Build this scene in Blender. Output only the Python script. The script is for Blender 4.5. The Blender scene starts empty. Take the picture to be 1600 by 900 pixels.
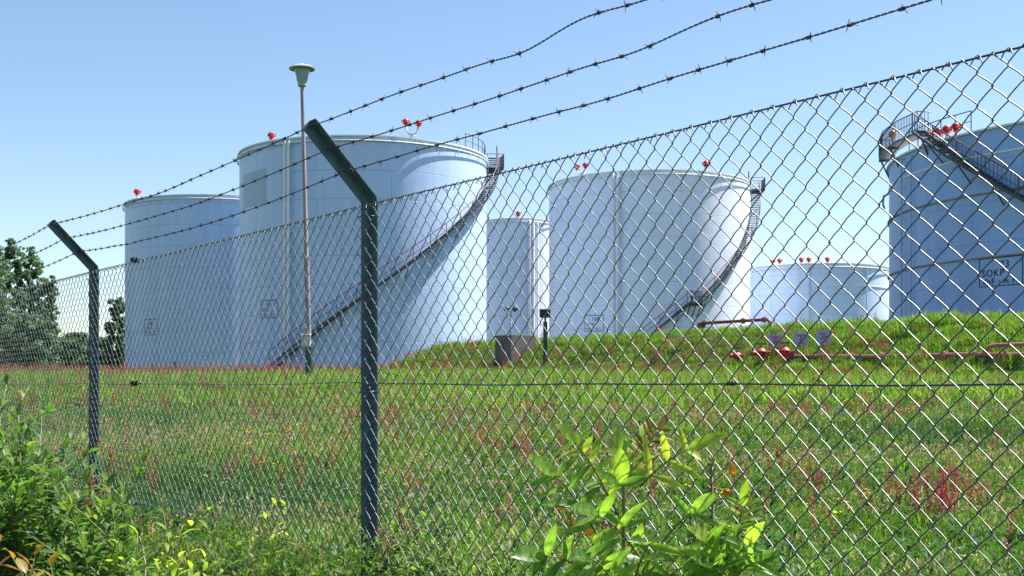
import bpy, math, random
import numpy as np
from mathutils import Vector, Matrix, noise as mnoise

R_ = math.radians
rng = random.Random(11)
nrng = np.random.default_rng(7)
scene = bpy.context.scene
COL = scene.collection

# ------------------------------------------------------------------ camera
FPX = 1900.0          # focal length in photo pixels (photo is 1600 wide)
EYE = 1.06            # lens height over the ground at the fence
HOR = 600.0
cam_d = bpy.data.cameras.new('camera')
cam = bpy.data.objects.new('camera', cam_d); COL.objects.link(cam)
cam.location = (0, 0, EYE); cam.rotation_euler = (R_(90), 0, 0)
cam_d.sensor_width = 36; cam_d.lens = 36 * FPX / 1600
cam_d.shift_y = (HOR - 450) / 1600
cam_d.clip_start = 0.05; cam_d.clip_end = 6000
scene.camera = cam

def P(px, py, Y):
    return Vector(((px - 800) / FPX * Y, Y, EYE + (HOR - py) / FPX * Y))

# ------------------------------------------------------------------ light
SUN_AZ = R_(70.0)     # clockwise from +Y (view direction)
SUN_EL = R_(57.0)
SUN = Vector((math.sin(SUN_AZ) * math.cos(SUN_EL), math.cos(SUN_AZ) * math.cos(SUN_EL), math.sin(SUN_EL)))
w = bpy.data.worlds.new('World'); scene.world = w; w.use_nodes = True
nt = w.node_tree; nt.nodes.clear()
sky = nt.nodes.new('ShaderNodeTexSky'); sky.sky_type = 'NISHITA'; sky.sun_disc = False
sky.sun_elevation = SUN_EL; sky.sun_rotation = SUN_AZ
sky.altitude = 0; sky.air_density = 1.0; sky.dust_density = 0.1; sky.ozone_density = 2.2
bg = nt.nodes.new('ShaderNodeBackground'); bg.inputs[1].default_value = 0.076
wo = nt.nodes.new('ShaderNodeOutputWorld')
nt.links.new(sky.outputs[0], bg.inputs[0]); nt.links.new(bg.outputs[0], wo.inputs[0])
sl = bpy.data.lights.new('sun', 'SUN'); sl.energy = 5.0; sl.angle = R_(0.5); sl.color = (1.0, 0.95, 0.87)
so = bpy.data.objects.new('sun', sl); COL.objects.link(so)
so.rotation_euler = SUN.to_track_quat('Z', 'Y').to_euler(); so.location = (30, 20, 60)
scene.view_settings.view_transform = 'Standard'; scene.view_settings.look = 'None'
scene.view_settings.gamma = 1.0; scene.view_settings.exposure = 1.25
scene.view_settings.use_curve_mapping = False

# ------------------------------------------------------------------ materials
class NT:
    def __init__(s, name):
        s.m = bpy.data.materials.new(name); s.m.use_nodes = True
        s.t = s.m.node_tree; s.t.nodes.clear()
        s.out = s.n('ShaderNodeOutputMaterial')
    def n(s, typ, **kw):
        x = s.t.nodes.new(typ)
        for k, v in kw.items(): setattr(x, k, v)
        return x
    def l(s, a, b): s.t.links.new(a, b)

def noise_fac(T, scale, detail=4, coord='Object', vecscale=None):
    tc = T.n('ShaderNodeTexCoord'); src = tc.outputs[coord]
    if vecscale:
        mp = T.n('ShaderNodeMapping'); mp.inputs['Scale'].default_value = vecscale
        T.l(src, mp.inputs[0]); src = mp.outputs[0]
    nz = T.n('ShaderNodeTexNoise'); nz.inputs['Scale'].default_value = scale; nz.inputs['Detail'].default_value = detail
    T.l(src, nz.inputs['Vector'])
    return nz.outputs['Fac']

def ramp(T, fac, stops):
    r = T.n('ShaderNodeValToRGB'); e = r.color_ramp.elements
    while len(e) < len(stops): e.new(0.5)
    for i, (p, c) in enumerate(stops):
        e[i].position = p; e[i].color = (*c, 1)
    T.l(fac, r.inputs[0]); return r.outputs[0]

def simple(name, c1, c2=None, rough=0.6, scale=6, metal=0.0, bump=0.0, spec=0.5, vecscale=None, coord='Object'):
    T = NT(name); b = T.n('ShaderNodeBsdfPrincipled')
    c2 = c2 or tuple(x * 0.7 for x in c1)
    f = noise_fac(T, scale, 5, coord, vecscale)
    T.l(ramp(T, f, [(0.32, c2), (0.66, c1)]), b.inputs['Base Color'])
    b.inputs['Roughness'].default_value = rough; b.inputs['Metallic'].default_value = metal
    b.inputs['Specular IOR Level'].default_value = spec
    if bump:
        bp = T.n('ShaderNodeBump'); bp.inputs['Strength'].default_value = bump; bp.inputs['Distance'].default_value = 0.02
        T.l(noise_fac(T, scale * 5, 4, coord), bp.inputs['Height']); T.l(bp.outputs[0], b.inputs['Normal'])
    T.l(b.outputs[0], T.out.inputs[0]); return T.m

def leafmat(name, stops, trans=0.35, rough=0.45, by='island', spec=0.35, tcol=(1.0, 1.05, 0.45), veins=False):
    T = NT(name)
    if by == 'island':
        g = T.n('ShaderNodeNewGeometry'); f = g.outputs['Random Per Island']
    else:
        g = T.n('ShaderNodeObjectInfo'); f = g.outputs['Random']
    c = ramp(T, f, stops)
    b = T.n('ShaderNodeBsdfPrincipled'); b.inputs['Roughness'].default_value = rough
    if veins:
        uv = T.n('ShaderNodeUVMap'); sp = T.n('ShaderNodeSeparateXYZ'); T.l(uv.outputs[0], sp.inputs[0])
        def mth(op, a, b_=None):
            n = T.n('ShaderNodeMath', operation=op)
            for k, v in enumerate((a, b_)):
                if v is None: continue
                if isinstance(v, (int, float)): n.inputs[k].default_value = v
                else: T.l(v, n.inputs[k])
            return n.outputs[0]
        au = mth('ABSOLUTE', sp.outputs[0]); ph = mth('SUBTRACT', mth('MULTIPLY', sp.outputs[1], 9.0), mth('MULTIPLY', au, 1.5))
        fr = mth('ABSOLUTE', mth('SUBTRACT', mth('FRACT', ph), 0.5)); side = mth('GREATER_THAN', fr, 0.42); rib = mth('LESS_THAN', au, 0.09)
        vein = mth('MAXIMUM', mth('MULTIPLY', side, 0.5), rib)
        mxv = T.n('ShaderNodeMix', data_type='RGBA'); T.l(mth('MULTIPLY', vein, 0.45), mxv.inputs[0]); T.l(c, mxv.inputs[6]); mxv.inputs[7].default_value = (0.30, 0.38, 0.13, 1)
        blot = ramp(T, noise_fac(T, 38, 4), [(0.34, (0.62, 0.60, 0.55)), (0.55, (1, 1, 1)), (0.80, (1.12, 1.06, 0.9))])
        mxb = T.n('ShaderNodeMix', data_type='RGBA', blend_type='MULTIPLY'); mxb.inputs[0].default_value = 1; T.l(mxv.outputs[2], mxb.inputs[6]); T.l(blot, mxb.inputs[7]); c = mxb.outputs[2]
        bpv = T.n('ShaderNodeBump'); bpv.inputs['Strength'].default_value = 0.4; bpv.inputs['Distance'].default_value = 0.002; T.l(vein, bpv.inputs['Height']); T.l(bpv.outputs[0], b.inputs['Normal'])
    b.inputs['Specular IOR Level'].default_value = spec
    T.l(c, b.inputs['Base Color'])
    tr = T.n('ShaderNodeBsdfTranslucent')
    mx = T.n('ShaderNodeMix', data_type='RGBA', blend_type='MULTIPLY'); mx.inputs[0].default_value = 1
    T.l(c, mx.inputs[6]); mx.inputs[7].default_value = (2.2*tcol[0], 2.2*tcol[1], 2.2*tcol[2], 1)
    T.l(mx.outputs[2], tr.inputs[0])
    ms = T.n('ShaderNodeMixShader'); ms.inputs[0].default_value = trans
    T.l(b.outputs[0], ms.inputs[1]); T.l(tr.outputs[0], ms.inputs[2]); T.l(ms.outputs[0], T.out.inputs[0])
    return T.m

def tank_mat(name, base, seam, grime, seed=0.0, pw=6.0, ph=2.1, seamdark=0.25):
    T = NT(name); b = T.n('ShaderNodeBsdfPrincipled')
    uv = T.n('ShaderNodeUVMap')
    br = T.n('ShaderNodeTexBrick'); br.inputs['Scale'].default_value = 1.0
    br.inputs['Brick Width'].default_value = pw; br.inputs['Row Height'].default_value = ph
    br.inputs['Mortar Size'].default_value = 0.028; br.inputs['Mortar Smooth'].default_value = 0.4
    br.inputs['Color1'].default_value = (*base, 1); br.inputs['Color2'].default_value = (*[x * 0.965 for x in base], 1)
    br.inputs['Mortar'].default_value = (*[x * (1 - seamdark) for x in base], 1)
    T.l(uv.outputs[0], br.inputs['Vector'])
    mp = T.n('ShaderNodeMapping'); mp.inputs['Scale'].default_value = (0.9, 0.05, 1); mp.inputs['Location'].default_value = (seed, seed, seed)
    T.l(uv.outputs[0], mp.inputs[0])
    nz = T.n('ShaderNodeTexNoise'); nz.inputs['Scale'].default_value = 1.3; nz.inputs['Detail'].default_value = 6
    T.l(mp.outputs[0], nz.inputs['Vector'])
    st = ramp(T, nz.outputs['Fac'], [(0.42, (1, 1, 1)), (0.75, grime)])
    mx = T.n('ShaderNodeMix', data_type='RGBA', blend_type='MULTIPLY'); mx.inputs[0].default_value = 1
    T.l(br.outputs['Color'], mx.inputs[6]); T.l(st, mx.inputs[7])
    n2 = T.n('ShaderNodeTexNoise'); n2.inputs['Scale'].default_value = 0.35; n2.inputs['Detail'].default_value = 5
    T.l(uv.outputs[0], n2.inputs['Vector'])
    m2 = T.n('ShaderNodeMix', data_type='RGBA', blend_type='MULTIPLY'); m2.inputs[0].default_value = 1
    T.l(mx.outputs[2], m2.inputs[6]); T.l(ramp(T, n2.outputs['Fac'], [(0.3, (0.93, 0.94, 0.95)), (0.6, (1, 1, 1))]), m2.inputs[7])
    T.l(m2.outputs[2], b.inputs['Base Color'])
    b.inputs['Roughness'].default_value = 0.42
    n3 = T.n('ShaderNodeTexNoise'); n3.inputs['Scale'].default_value = 0.5; n3.inputs['Detail'].default_value = 2
    T.l(uv.outputs[0], n3.inputs['Vector'])
    bp = T.n('ShaderNodeBump'); bp.inputs['Strength'].default_value = 0.25; bp.inputs['Distance'].default_value = 0.06
    T.l(n3.outputs['Fac'], bp.inputs['Height'])
    bp2 = T.n('ShaderNodeBump'); bp2.inputs['Strength'].default_value = 0.5; bp2.inputs['Distance'].default_value = 0.03; bp2.invert = True
    T.l(br.outputs['Fac'], bp2.inputs['Height']); T.l(bp.outputs[0], bp2.inputs['Normal'])
    T.l(bp2.outputs[0], b.inputs['Normal'])
    T.l(b.outputs[0], T.out.inputs[0]); return T.m

M = {}
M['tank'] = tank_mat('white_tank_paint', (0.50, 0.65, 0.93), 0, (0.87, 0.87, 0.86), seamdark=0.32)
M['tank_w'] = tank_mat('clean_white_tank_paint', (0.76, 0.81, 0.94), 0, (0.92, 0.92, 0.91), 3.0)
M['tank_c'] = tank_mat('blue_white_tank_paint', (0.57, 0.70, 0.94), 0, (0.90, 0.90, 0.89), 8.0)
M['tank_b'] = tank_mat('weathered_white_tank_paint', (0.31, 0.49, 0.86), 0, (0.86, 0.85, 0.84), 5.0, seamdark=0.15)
M['white'] = simple('white_pipe_paint', (0.8, 0.81, 0.82), (0.72, 0.73, 0.73), 0.4, 3)
M['patch'] = simple('grey_repair_paint', (0.36, 0.48, 0.66), (0.33, 0.44, 0.61), 0.5, 1.0)
M['steel'] = simple('dark_stair_steel', (0.075, 0.085, 0.11), (0.045, 0.05, 0.065), 0.55, 4)
M['rail'] = simple('red_brown_rail_paint', (0.25, 0.06, 0.06), (0.16, 0.04, 0.04), 0.5, 6)
M['red'] = simple('red_fire_paint', (0.50, 0.035, 0.04), (0.38, 0.02, 0.03), 0.45, 3)
M['pipe_red'] = simple('faded_red_pipe_paint', (0.40, 0.17, 0.15), (0.30, 0.08, 0.07), 0.6, 1.5)
M['rust'] = simple('rust_stained_ring', (0.36, 0.33, 0.33), (0.20, 0.15, 0.13), 0.7, 0.9)
M['black'] = simple('black_lettering', (0.02, 0.022, 0.03), (0.03, 0.03, 0.035), 0.6, 8)
M['concrete'] = simple('concrete', (0.34, 0.33, 0.31), (0.23, 0.22, 0.21), 0.9, 1.2, bump=0.4)
M['darkbox'] = simple('dark_weathered_concrete', (0.19, 0.17, 0.17), (0.10, 0.09, 0.095), 0.9, 1.1, bump=0.5)
M['wire'] = simple('green_plastic_wire', (0.028, 0.050, 0.046), (0.018, 0.036, 0.034), 0.24, 10, spec=0.75)
M['strand'] = simple('plastic_coated_mesh_wire', (0.026, 0.048, 0.052), (0.016, 0.032, 0.036), 0.48, 25, spec=1.0)
_b = M['strand'].node_tree.nodes['Principled BSDF']; _b.inputs['Coat Weight'].default_value = 0.75; _b.inputs['Coat Roughness'].default_value = 0.43; _b.inputs['Coat IOR'].default_value = 1.65
M['barb'] = simple('dark_barbed_wire', (0.028, 0.034, 0.042), (0.05, 0.028, 0.022), 0.5, 14)
M['post'] = simple('blue_green_post_paint', (0.082, 0.142, 0.178), (0.056, 0.102, 0.130), 0.5, 9, bump=0.12, vecscale=(3, 3, 0.6))
M['lampgrey'] = simple('grey_lamp_metal', (0.36, 0.40, 0.40), (0.26, 0.30, 0.30), 0.45, 5)
M['lamprust'] = simple('brown_galvanized_pole', (0.33, 0.27, 0.29), (0.24, 0.19, 0.21), 0.6, 4, vecscale=(3, 3, 0.4))
M['green'] = simple('dark_green_paint', (0.018, 0.075, 0.06), (0.012, 0.05, 0.042), 0.5, 5)
M['boxgrey'] = simple('grey_plastic_box', (0.55, 0.56, 0.50), (0.42, 0.43, 0.38), 0.5, 5)
M['glass'] = simple('frosted_lamp_glass', (0.30, 0.42, 0.46), (0.25, 0.36, 0.40), 0.2, 5)
M['signblue'] = simple('blue_violet_sign_paint', (0.36, 0.38, 0.66), (0.30, 0.32, 0.58), 0.5, 4)
M['signred'] = simple('red_sign_lettering', (0.42, 0.10, 0.14), (0.34, 0.08, 0.12), 0.5, 4)
M['bark'] = simple('brown_bark', (0.13, 0.10, 0.075), (0.07, 0.05, 0.04), 0.9, 3, bump=0.6)
M['stem'] = simple('green_plant_stem', (0.20, 0.24, 0.07), (0.17, 0.12, 0.05), 0.6, 8)
M['amber'] = simple('amber_lamp_glass', (0.60, 0.20, 0.03), (0.5, 0.15, 0.03), 0.3, 6)
M['yellow'] = simple('yellow_petal', (0.80, 0.50, 0.03), (0.75, 0.40, 0.02), 0.6, 20)
M['tree_leaf'] = leafmat('dark_tree_leaf', [(0.0, (0.055, 0.105, 0.075)), (0.5, (0.085, 0.145, 0.095)), (1.0, (0.14, 0.19, 0.11))], 0.5, tcol=(.9, 1, .7))
M['shrub_leaf'] = leafmat('shrub_leaf', [(0.0, (0.028, 0.088, 0.024)), (0.5, (0.055, 0.142, 0.030)), (0.88, (0.10, 0.20, 0.038)), (1.0, (0.19, 0.25, 0.05))], 0.40, 0.45, spec=.35, veins=True)
M['herb_leaf'] = leafmat('fresh_weed_leaf', [(0.0, (0.05, 0.13, 0.03)), (0.6, (0.09, 0.19, 0.035)), (1.0, (0.18, 0.26, 0.05))], 0.42, 0.5, veins=True)
M['young_leaf'] = leafmat('young_yellow_green_leaf', [(0.0, (0.20, 0.32, 0.040)), (0.6, (0.29, 0.41, 0.050)), (1.0, (0.42, 0.43, 0.060))], 0.55, 0.4, veins=True)
M['sap_leaf'] = leafmat('sapling_leaf', [(0.0, (0.085, 0.20, 0.040)), (0.5, (0.15, 0.29, 0.048)), (1.0, (0.28, 0.42, 0.06))], 0.58, 0.33, veins=True)
M['bronze_leaf'] = leafmat('bronze_young_leaf', [(0.0, (0.20, 0.10, 0.03)), (0.4, (0.24, 0.16, 0.04)), (1.0, (0.24, 0.27, 0.05))], 0.4, 0.4, tcol=(1.1, 0.7, 0.3), veins=True)
M['blade'] = leafmat('meadow_grass_blade', [(0.0, (0.022, 0.066, 0.011)), (0.35, (0.060, 0.132, 0.020)), (0.75, (0.115, 0.205, 0.034)), (0.95, (0.18, 0.23, 0.055)), (1.0, (0.24, 0.24, 0.09))], 0.45, 0.7, spec=0.06, tcol=(0.95, 1.2, 0.4))
M['blade_dark'] = leafmat('dark_herb_leaf', [(0.0, (0.014, 0.050, 0.014)), (0.6, (0.030, 0.088, 0.024)), (1.0, (0.07, 0.14, 0.05))], 0.35, 0.6, spec=0.12)
M['straw'] = leafmat('pale_straw', [(0.0, (0.18, 0.17, 0.06)), (0.6, (0.28, 0.26, 0.11)), (1.0, (0.42, 0.38, 0.22))], 0.25, 0.6, tcol=(1, .9, .6))
M['sorrel'] = leafmat('red_sorrel_seed', [(0.0, (0.22, 0.065, 0.050)), (0.5, (0.31, 0.115, 0.090)), (1.0, (0.38, 0.20, 0.14))], 0.3, 0.7, tcol=(1, .6, .45))
M['pink'] = leafmat('crimson_sorrel_seed', [(0.0, (0.22, 0.035, 0.050)), (1.0, (0.32, 0.08, 0.10))], 0.3, 0.7, tcol=(1, .5, .5))
M['wfl'] = leafmat('white_flower', [(0.0, (0.50, 0.49, 0.40)), (1.0, (0.72, 0.72, 0.66))], 0.2, 0.6, tcol=(.6, .6, .5))
M['yfl'] = leafmat('yellow_flower', [(0.0, (0.65, 0.45, 0.02)), (1.0, (0.80, 0.62, 0.04))], 0.25, 0.6, tcol=(.8, .7, .3))

def ground_mat():
    T = NT('meadow_soil'); b = T.n('ShaderNodeBsdfPrincipled'); b.inputs['Roughness'].default_value = 0.95
    b.inputs['Specular IOR Level'].default_value = 0.1
    f = noise_fac(T, 0.35, 6)
    c = ramp(T, f, [(0.3, (0.050, 0.070, 0.018)), (0.5, (0.060, 0.095, 0.018)), (0.7, (0.085, 0.095, 0.03))])
    f2 = noise_fac(T, 14.0, 5)
    c2 = ramp(T, f2, [(0.3, (0.45, 0.45, 0.4)), (0.7, (1.2, 1.2, 1.1))])
    mx = T.n('ShaderNodeMix', data_type='RGBA', blend_type='MULTIPLY'); mx.inputs[0].default_value = 1
    T.l(c, mx.inputs[6]); T.l(c2, mx.inputs[7]); T.l(mx.outputs[2], b.inputs['Base Color'])
    bp = T.n('ShaderNodeBump'); bp.inputs['Strength'].default_value = 0.8; bp.inputs['Distance'].default_value = 0.05
    T.l(f2, bp.inputs['Height']); T.l(bp.outputs[0], b.inputs['Normal'])
    T.l(b.outputs[0], T.out.inputs[0]); return T.m
M['ground'] = ground_mat()

# ------------------------------------------------------------------ mesh helpers
class MB:
    def __init__(s): s.v = []; s.f = []; s.mi = []; s.cur = 0; s.uv = {}
    def add(s, vs, fs, mi=None):
        o = len(s.v); s.v.extend([tuple(v) for v in vs]); s.f.extend([tuple(i + o for i in f) for f in fs])
        s.mi.extend([s.cur if mi is None else mi] * len(fs))
    def box(s, c, size, mat3=None):
        hx, hy, hz = [a / 2 for a in size]
        vs = [Vector((x, y, z)) for x in (-hx, hx) for y in (-hy, hy) for z in (-hz, hz)]
        if mat3 is not None: vs = [mat3 @ v for v in vs]
        c = Vector(c)
        s.add([c + v for v in vs], [(0,1,3,2),(4,6,7,5),(0,4,5,1),(2,3,7,6),(0,2,6,4),(1,5,7,3)])
    def tube(s, pts, r, n=6, cap=True):
        pts = [Vector(p) for p in pts]; N = len(pts)
        if N < 2: return
        rs = r if isinstance(r, (list, tuple)) else [r] * N
        t0 = (pts[1] - pts[0]).normalized()
        up = Vector((0, 0, 1)) if abs(t0.z) < 0.9 else Vector((1, 0, 0))
        nrm = t0.cross(up).normalized(); vs = []
        for i, p in enumerate(pts):
            t = ((pts[min(i + 1, N - 1)] - pts[max(i - 1, 0)])).normalized()
            nrm = (nrm - t * nrm.dot(t)).normalized(); bi = t.cross(nrm)
            for k in range(n):
                a = 2 * math.pi * k / n
                vs.append(p + (nrm * math.cos(a) + bi * math.sin(a)) * rs[i])
        fs = [(i*n+k, i*n+(k+1) % n, (i+1)*n+(k+1) % n, (i+1)*n+k) for i in range(N-1) for k in range(n)]
        if cap: fs += [tuple(reversed(range(n))), tuple(range((N-1)*n, N*n))]
        s.add(vs, fs)
    def lathe(s, c, prof, n=20, axis=Vector((0, 0, 1))):
        c = Vector(c); q = Vector((0, 0, 1)).rotation_difference(axis)
        vs = []; N = len(prof)
        for (r, z) in prof:
            for k in range(n):
                a = 2 * math.pi * k / n
                vs.append(c + q @ Vector((r * math.cos(a), r * math.sin(a), z)))
        fs = [(i*n+k, i*n+(k+1) % n, (i+1)*n+(k+1) % n, (i+1)*n+k) for i in range(N-1) for k in range(n)]
        fs += [tuple(reversed(range(n))), tuple(range((N-1)*n, N*n))]
        s.add(vs, fs)
    def leaf(s, pos, d, up, L, W, bend=0.25, fold=0.25, seg=4, mi=None):
        d = d.normalized(); side = d.cross(up)
        if side.length < 1e-4: side = d.cross(Vector((1, 0.3, 0)))
        side.normalize(); up = side.cross(d).normalized()
        vs = []
        for i in range(seg + 1):
            t = i / seg
            wd = W * 0.5 * (math.sin(math.pi * min(1, t * 0.92 + 0.06)) ** 0.85)
            c = pos + d * (L * t) - up * (bend * L * t * t)
            vs += [c + side * wd + up * fold * wd, c, c - side * wd + up * fold * wd]
        fs = []
        for i in range(seg):
            a = i * 3; fs += [(a, a+1, a+4, a+3), (a+1, a+2, a+5, a+4)]
        for i in range(seg + 1):
            for q in range(3): s.uv[len(s.v) + i * 3 + q] = (q - 1.0, i / seg)
        s.add(vs, fs, mi)
    def obj(s, name, mats, parent=None, smooth=False, sharp=None):
        me = bpy.data.meshes.new(name); me.from_pydata(s.v, [], s.f)
        if not isinstance(mats, (list, tuple)): mats = [mats]
        for m in mats: me.materials.append(m)
        if len(mats) > 1: me.polygons.foreach_set('material_index', s.mi)
        if s.uv:
            ul = me.uv_layers.new(name='UVMap'); li = np.zeros(len(me.loops), np.int32); me.loops.foreach_get('vertex_index', li)
            arr = np.array([s.uv.get(int(k), (0.5, 0.5)) for k in range(len(s.v))], np.float32); ul.data.foreach_set('uv', arr[li].ravel())
        if smooth: me.polygons.foreach_set('use_smooth', [True] * len(me.polygons))
        me.update()
        if sharp: me.set_sharp_from_angle(angle=R_(sharp))
        return link(name, me, parent)

def link(name, me, parent=None):
    o = bpy.data.objects.new(name, me); COL.objects.link(o)
    if parent is not None: o.parent = parent; o.matrix_parent_inverse = parent_inv(parent)
    return o
def parent_inv(p):
    m = Matrix.Identity(4); q = p
    chain = []
    while q is not None:
        chain.append(q); q = q.parent
    for q in reversed(chain):
        m = m @ (q.matrix_parent_inverse if q.parent else Matrix.Identity(4)) @ q.matrix_basis
    return m.inverted()
def empty(name, loc=(0, 0, 0)):
    o = bpy.data.objects.new(name, None); COL.objects.link(o); o.location = loc; o.empty_display_size = 0.2; return o
def tag(o, label=None, cat=None, group=None, kind=None):
    if label: o['label'] = label
    if cat: o['category'] = cat
    if group: o['group'] = group
    if kind: o['kind'] = kind
    return o
def np_obj(name, V, Q, mat, parent=None, smooth=True):
    me = bpy.data.meshes.new(name); V = np.ascontiguousarray(V, dtype=np.float32); Q = np.ascontiguousarray(Q, dtype=np.int32)
    k = Q.shape[1]
    me.vertices.add(len(V)); me.vertices.foreach_set('co', V.ravel())
    me.loops.add(Q.size); me.loops.foreach_set('vertex_index', Q.ravel())
    me.polygons.add(len(Q)); me.polygons.foreach_set('loop_start', np.arange(0, Q.size, k, dtype=np.int32))
    me.polygons.foreach_set('use_smooth', np.full(len(Q), smooth))
    me.materials.append(mat); me.update(calc_edges=True); me.validate()
    return link(name, me, parent)

# ------------------------------------------------------------------ terrain
B1 = np.array([-3.2, 86.5]); B2 = np.array([23.0, 47.0]); B3 = B1 + (B2 - B1) * 1.45
def sstep(a, b, x): 
    t = np.clip((x - a) / (b - a), 0, 1); return t * t * (3 - 2 * t)
def terrain(x, y):
    x = np.asarray(x, float); y = np.asarray(y, float)
    base = 1.75 * (1 - np.exp(-np.maximum(0, y - 9) / 38.0))
    d = B3 - B1; L2 = d @ d
    t = np.clip(((x - B1[0]) * d[0] + (y - B1[1]) * d[1]) / L2, 0, 1)
    dist = np.hypot(x - (B1[0] + t * d[0]), y - (B1[1] + t * d[1]))
    wgt = 1 - sstep(0.8, 8.0, dist)
    z = base + (3.72 - base) * wgt
    z = z + 0.05 * np.sin(x * 0.9 + 1.3 * np.sin(y * 0.37)) * np.sin(y * 0.7 + 0.5) + 0.10 * np.sin(x * 0.21 + 2) * np.sin(y * 0.17 + x * .05)* (y > 0)
    return z
def tz(x, y): return float(terrain(x, y))

ax = np.concatenate([[-3000, -1500, -700, -300, -150, -100], np.arange(-70, 71, 0.8), [100, 150, 300, 700, 1500, 3000]])
ay = np.concatenate([[-3000, -1000, -300, -100, -40, -20], np.arange(-10, 130, 0.8), [160, 220, 320, 500, 900, 1600, 3000]])
GX, GY = np.meshgrid(ax, ay); GZ = terrain(GX, GY)
far = sstep(150, 900, np.hypot(GX, GY)); GZ = GZ * (1 - far) + (1.6) * far
V = np.stack([GX.ravel(), GY.ravel(), GZ.ravel()], 1)
nx, ny = len(ax), len(ay)
ii = (np.arange(ny - 1)[:, None] * nx + np.arange(nx - 1)[None, :]).ravel()
Q = np.stack([ii, ii + 1, ii + 1 + nx, ii + nx], 1)
g = np_obj('ground', V, Q, M['ground']); tag(g, 'rough green meadow ground rising to a grassy bank', 'ground', kind='structure')

# ------------------------------------------------------------------ fence
YA = 5.66; XA = (563 - 800) / FPX * YA
dv = Vector((-1379.0, 1900.0, 0)).normalized(); nv = Vector((dv.y * -1, dv.x, 0))   # nv points to the camera side
if nv.y > 0: nv = -nv
A0 = Vector((XA, YA, 0))
def F(s, n, z): return A0 + dv * s + nv * n + Vector((0, 0, z))
SPACE = 0.593 * YA / dv.y
ZT, ZM, ZB = 1.888, 1.064, 0.255
fence = empty('chain_link_fence', F(0, 0, 0))
tag(fence, 'green chain-link fence with three barbed wire strands crossing the whole foreground', 'fence')

# woven mesh: flattened spirals, all "\" strands in front
W = 0.085; S0, S1 = -5.2, 14.0
def weave():
    nz_rows = int(round((ZT - ZB) / (W / 2)))
    us = []
    for k in range(nz_rows):
        us += [k + 0.0, k + 0.05, k + 0.11, k + 0.20, k + 0.5, k + 0.80, k + 0.89, k + 0.95]
    us.append(float(nz_rows)); u = np.array(us)
    Vall, Qall = [], []; off = 0
    ns = 6; ang = np.arange(ns) * 2 * np.pi / ns
    N = len(u); nW = int((S1 - S0) / (W / 2)); r = 0.0020
    q = []
    for i in range(N - 1):
        for k in range(ns): q.append((i*ns+k, i*ns+(k+1) % ns, (i+1)*ns+(k+1) % ns, (i+1)*ns+k))
    q = np.array(q)
    for j in range(nW):
        ph = (u + j) % 2.0
        tri = np.where(ph < 1, ph, 2 - ph)            # 0..1 (0 = far side +d ... )
        # soften the strand into the S curve the real wire has
        tr = np.interp(tri, [0, 0.05, 0.11, 0.20, 0.80, 0.89, 0.95, 1], [0, 0.012, 0.062, 0.165, 0.835, 0.938, 0.988, 1])
        tr = 0.5 + (tr - 0.5) * 1.06
        up = ph < 1
        # depth: one leg of every turn in front, the other behind
        dep = np.where(ph < 1, np.sin(np.pi * ph), -np.sin(np.pi * (ph - 1))) * 0.0034
        s = S0 + (j + tr) * (W / 2)
        z = ZT - u * (ZT - ZB) / nz_rows
        jit = nrng.normal(0, 0.0012, 3)
        wob = nrng.normal(0, 0.0004, N)
        s = s + 0.006 * np.sin(z * 3.1 + s * 1.7) + jit[0] + wob
        z = z + 0.005 * np.sin(s * 2.3 + 1) * np.sin(z * 2.2) + jit[1] + np.roll(wob, 2) * (u > 0.5)
        z = z - 0.012 * np.clip((ZT - z) / 1.6, 0, 1) * np.sin(s * 0.8) 
        n = dep + 0.012 * np.sin(s * 1.3 + .4) * np.sin((ZT - z) * 2.4) + jit[2] * 0.5
        pts = np.stack([A0.x + dv.x*s + nv.x*n, A0.y + dv.y*s + nv.y*n, z], 1)
        T = np.gradient(pts, axis=0); T /= np.linalg.norm(T, axis=1)[:, None]
        nn = np.array(nv); Bv = np.cross(T, nn); Bv /= np.linalg.norm(Bv, axis=1)[:, None]; Nn = np.cross(Bv, T)
        ring = pts[:, None, :] + r * (np.cos(ang)[None, :, None] * Bv[:, None, :] + np.sin(ang)[None, :, None] * Nn[:, None, :])
        Vall.append(ring.reshape(-1, 3)); Qall.append(q + off); off += N * ns
    return np.concatenate(Vall), np.concatenate(Qall)
Vm, Qm = weave()
# twisted wire ends along the top belong to the same woven mesh
m = MB()
nE = int((S1 - S0) / W)
for k in range(nE):
    s = S0 + k * W + W / 2
    j = rng.uniform(-0.003, 0.003)
    for sg in (-1, 1):
        ln = rng.uniform(0.016, 0.030)
        m.tube([F(s + j, -0.003 * sg, ZT - 0.010), F(s + j + 0.001 * sg, 0.002 * sg, ZT + 0.003),
                F(s + j + sg * (0.004 + ln * 0.28), 0.007, ZT - ln * 0.45), F(s + j + sg * (0.005 + ln * 0.52), 0.009, ZT - ln)], 0.0019, 5, False)
Ve = np.array(m.v); Qe = np.array(m.f) + len(Vm)
wm = np_obj('wire_mesh', np.concatenate([Vm, Ve]), np.concatenate([Qm, Qe]), M['strand'], fence)

def strand(name, z, r, sag, wig, mat):
    m = MB(); pts = []
    n = 150
    for i in range(n + 1):
        s = S0 + (S1 - S0) * i / n
        fr = (s / SPACE) % 1.0
        pts.append(F(s, -0.006, z - sag * 4 * fr * (1 - fr) + wig * math.sin(s * 2.9 + z) + wig * .5 * math.sin(s * 7.1)))
    m.tube(pts, r, 8); return m.obj(name, mat, fence, True)
strand('tension_wire', ZT, 0.0030, 0.004, 0.0005, M['wire'])
strand('tension_wire', ZM, 0.0028, 0.006, 0.0025, M['wire'])
strand('tension_wire', ZB, 0.0028, 0.006, 0.003, M['wire'])

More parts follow.
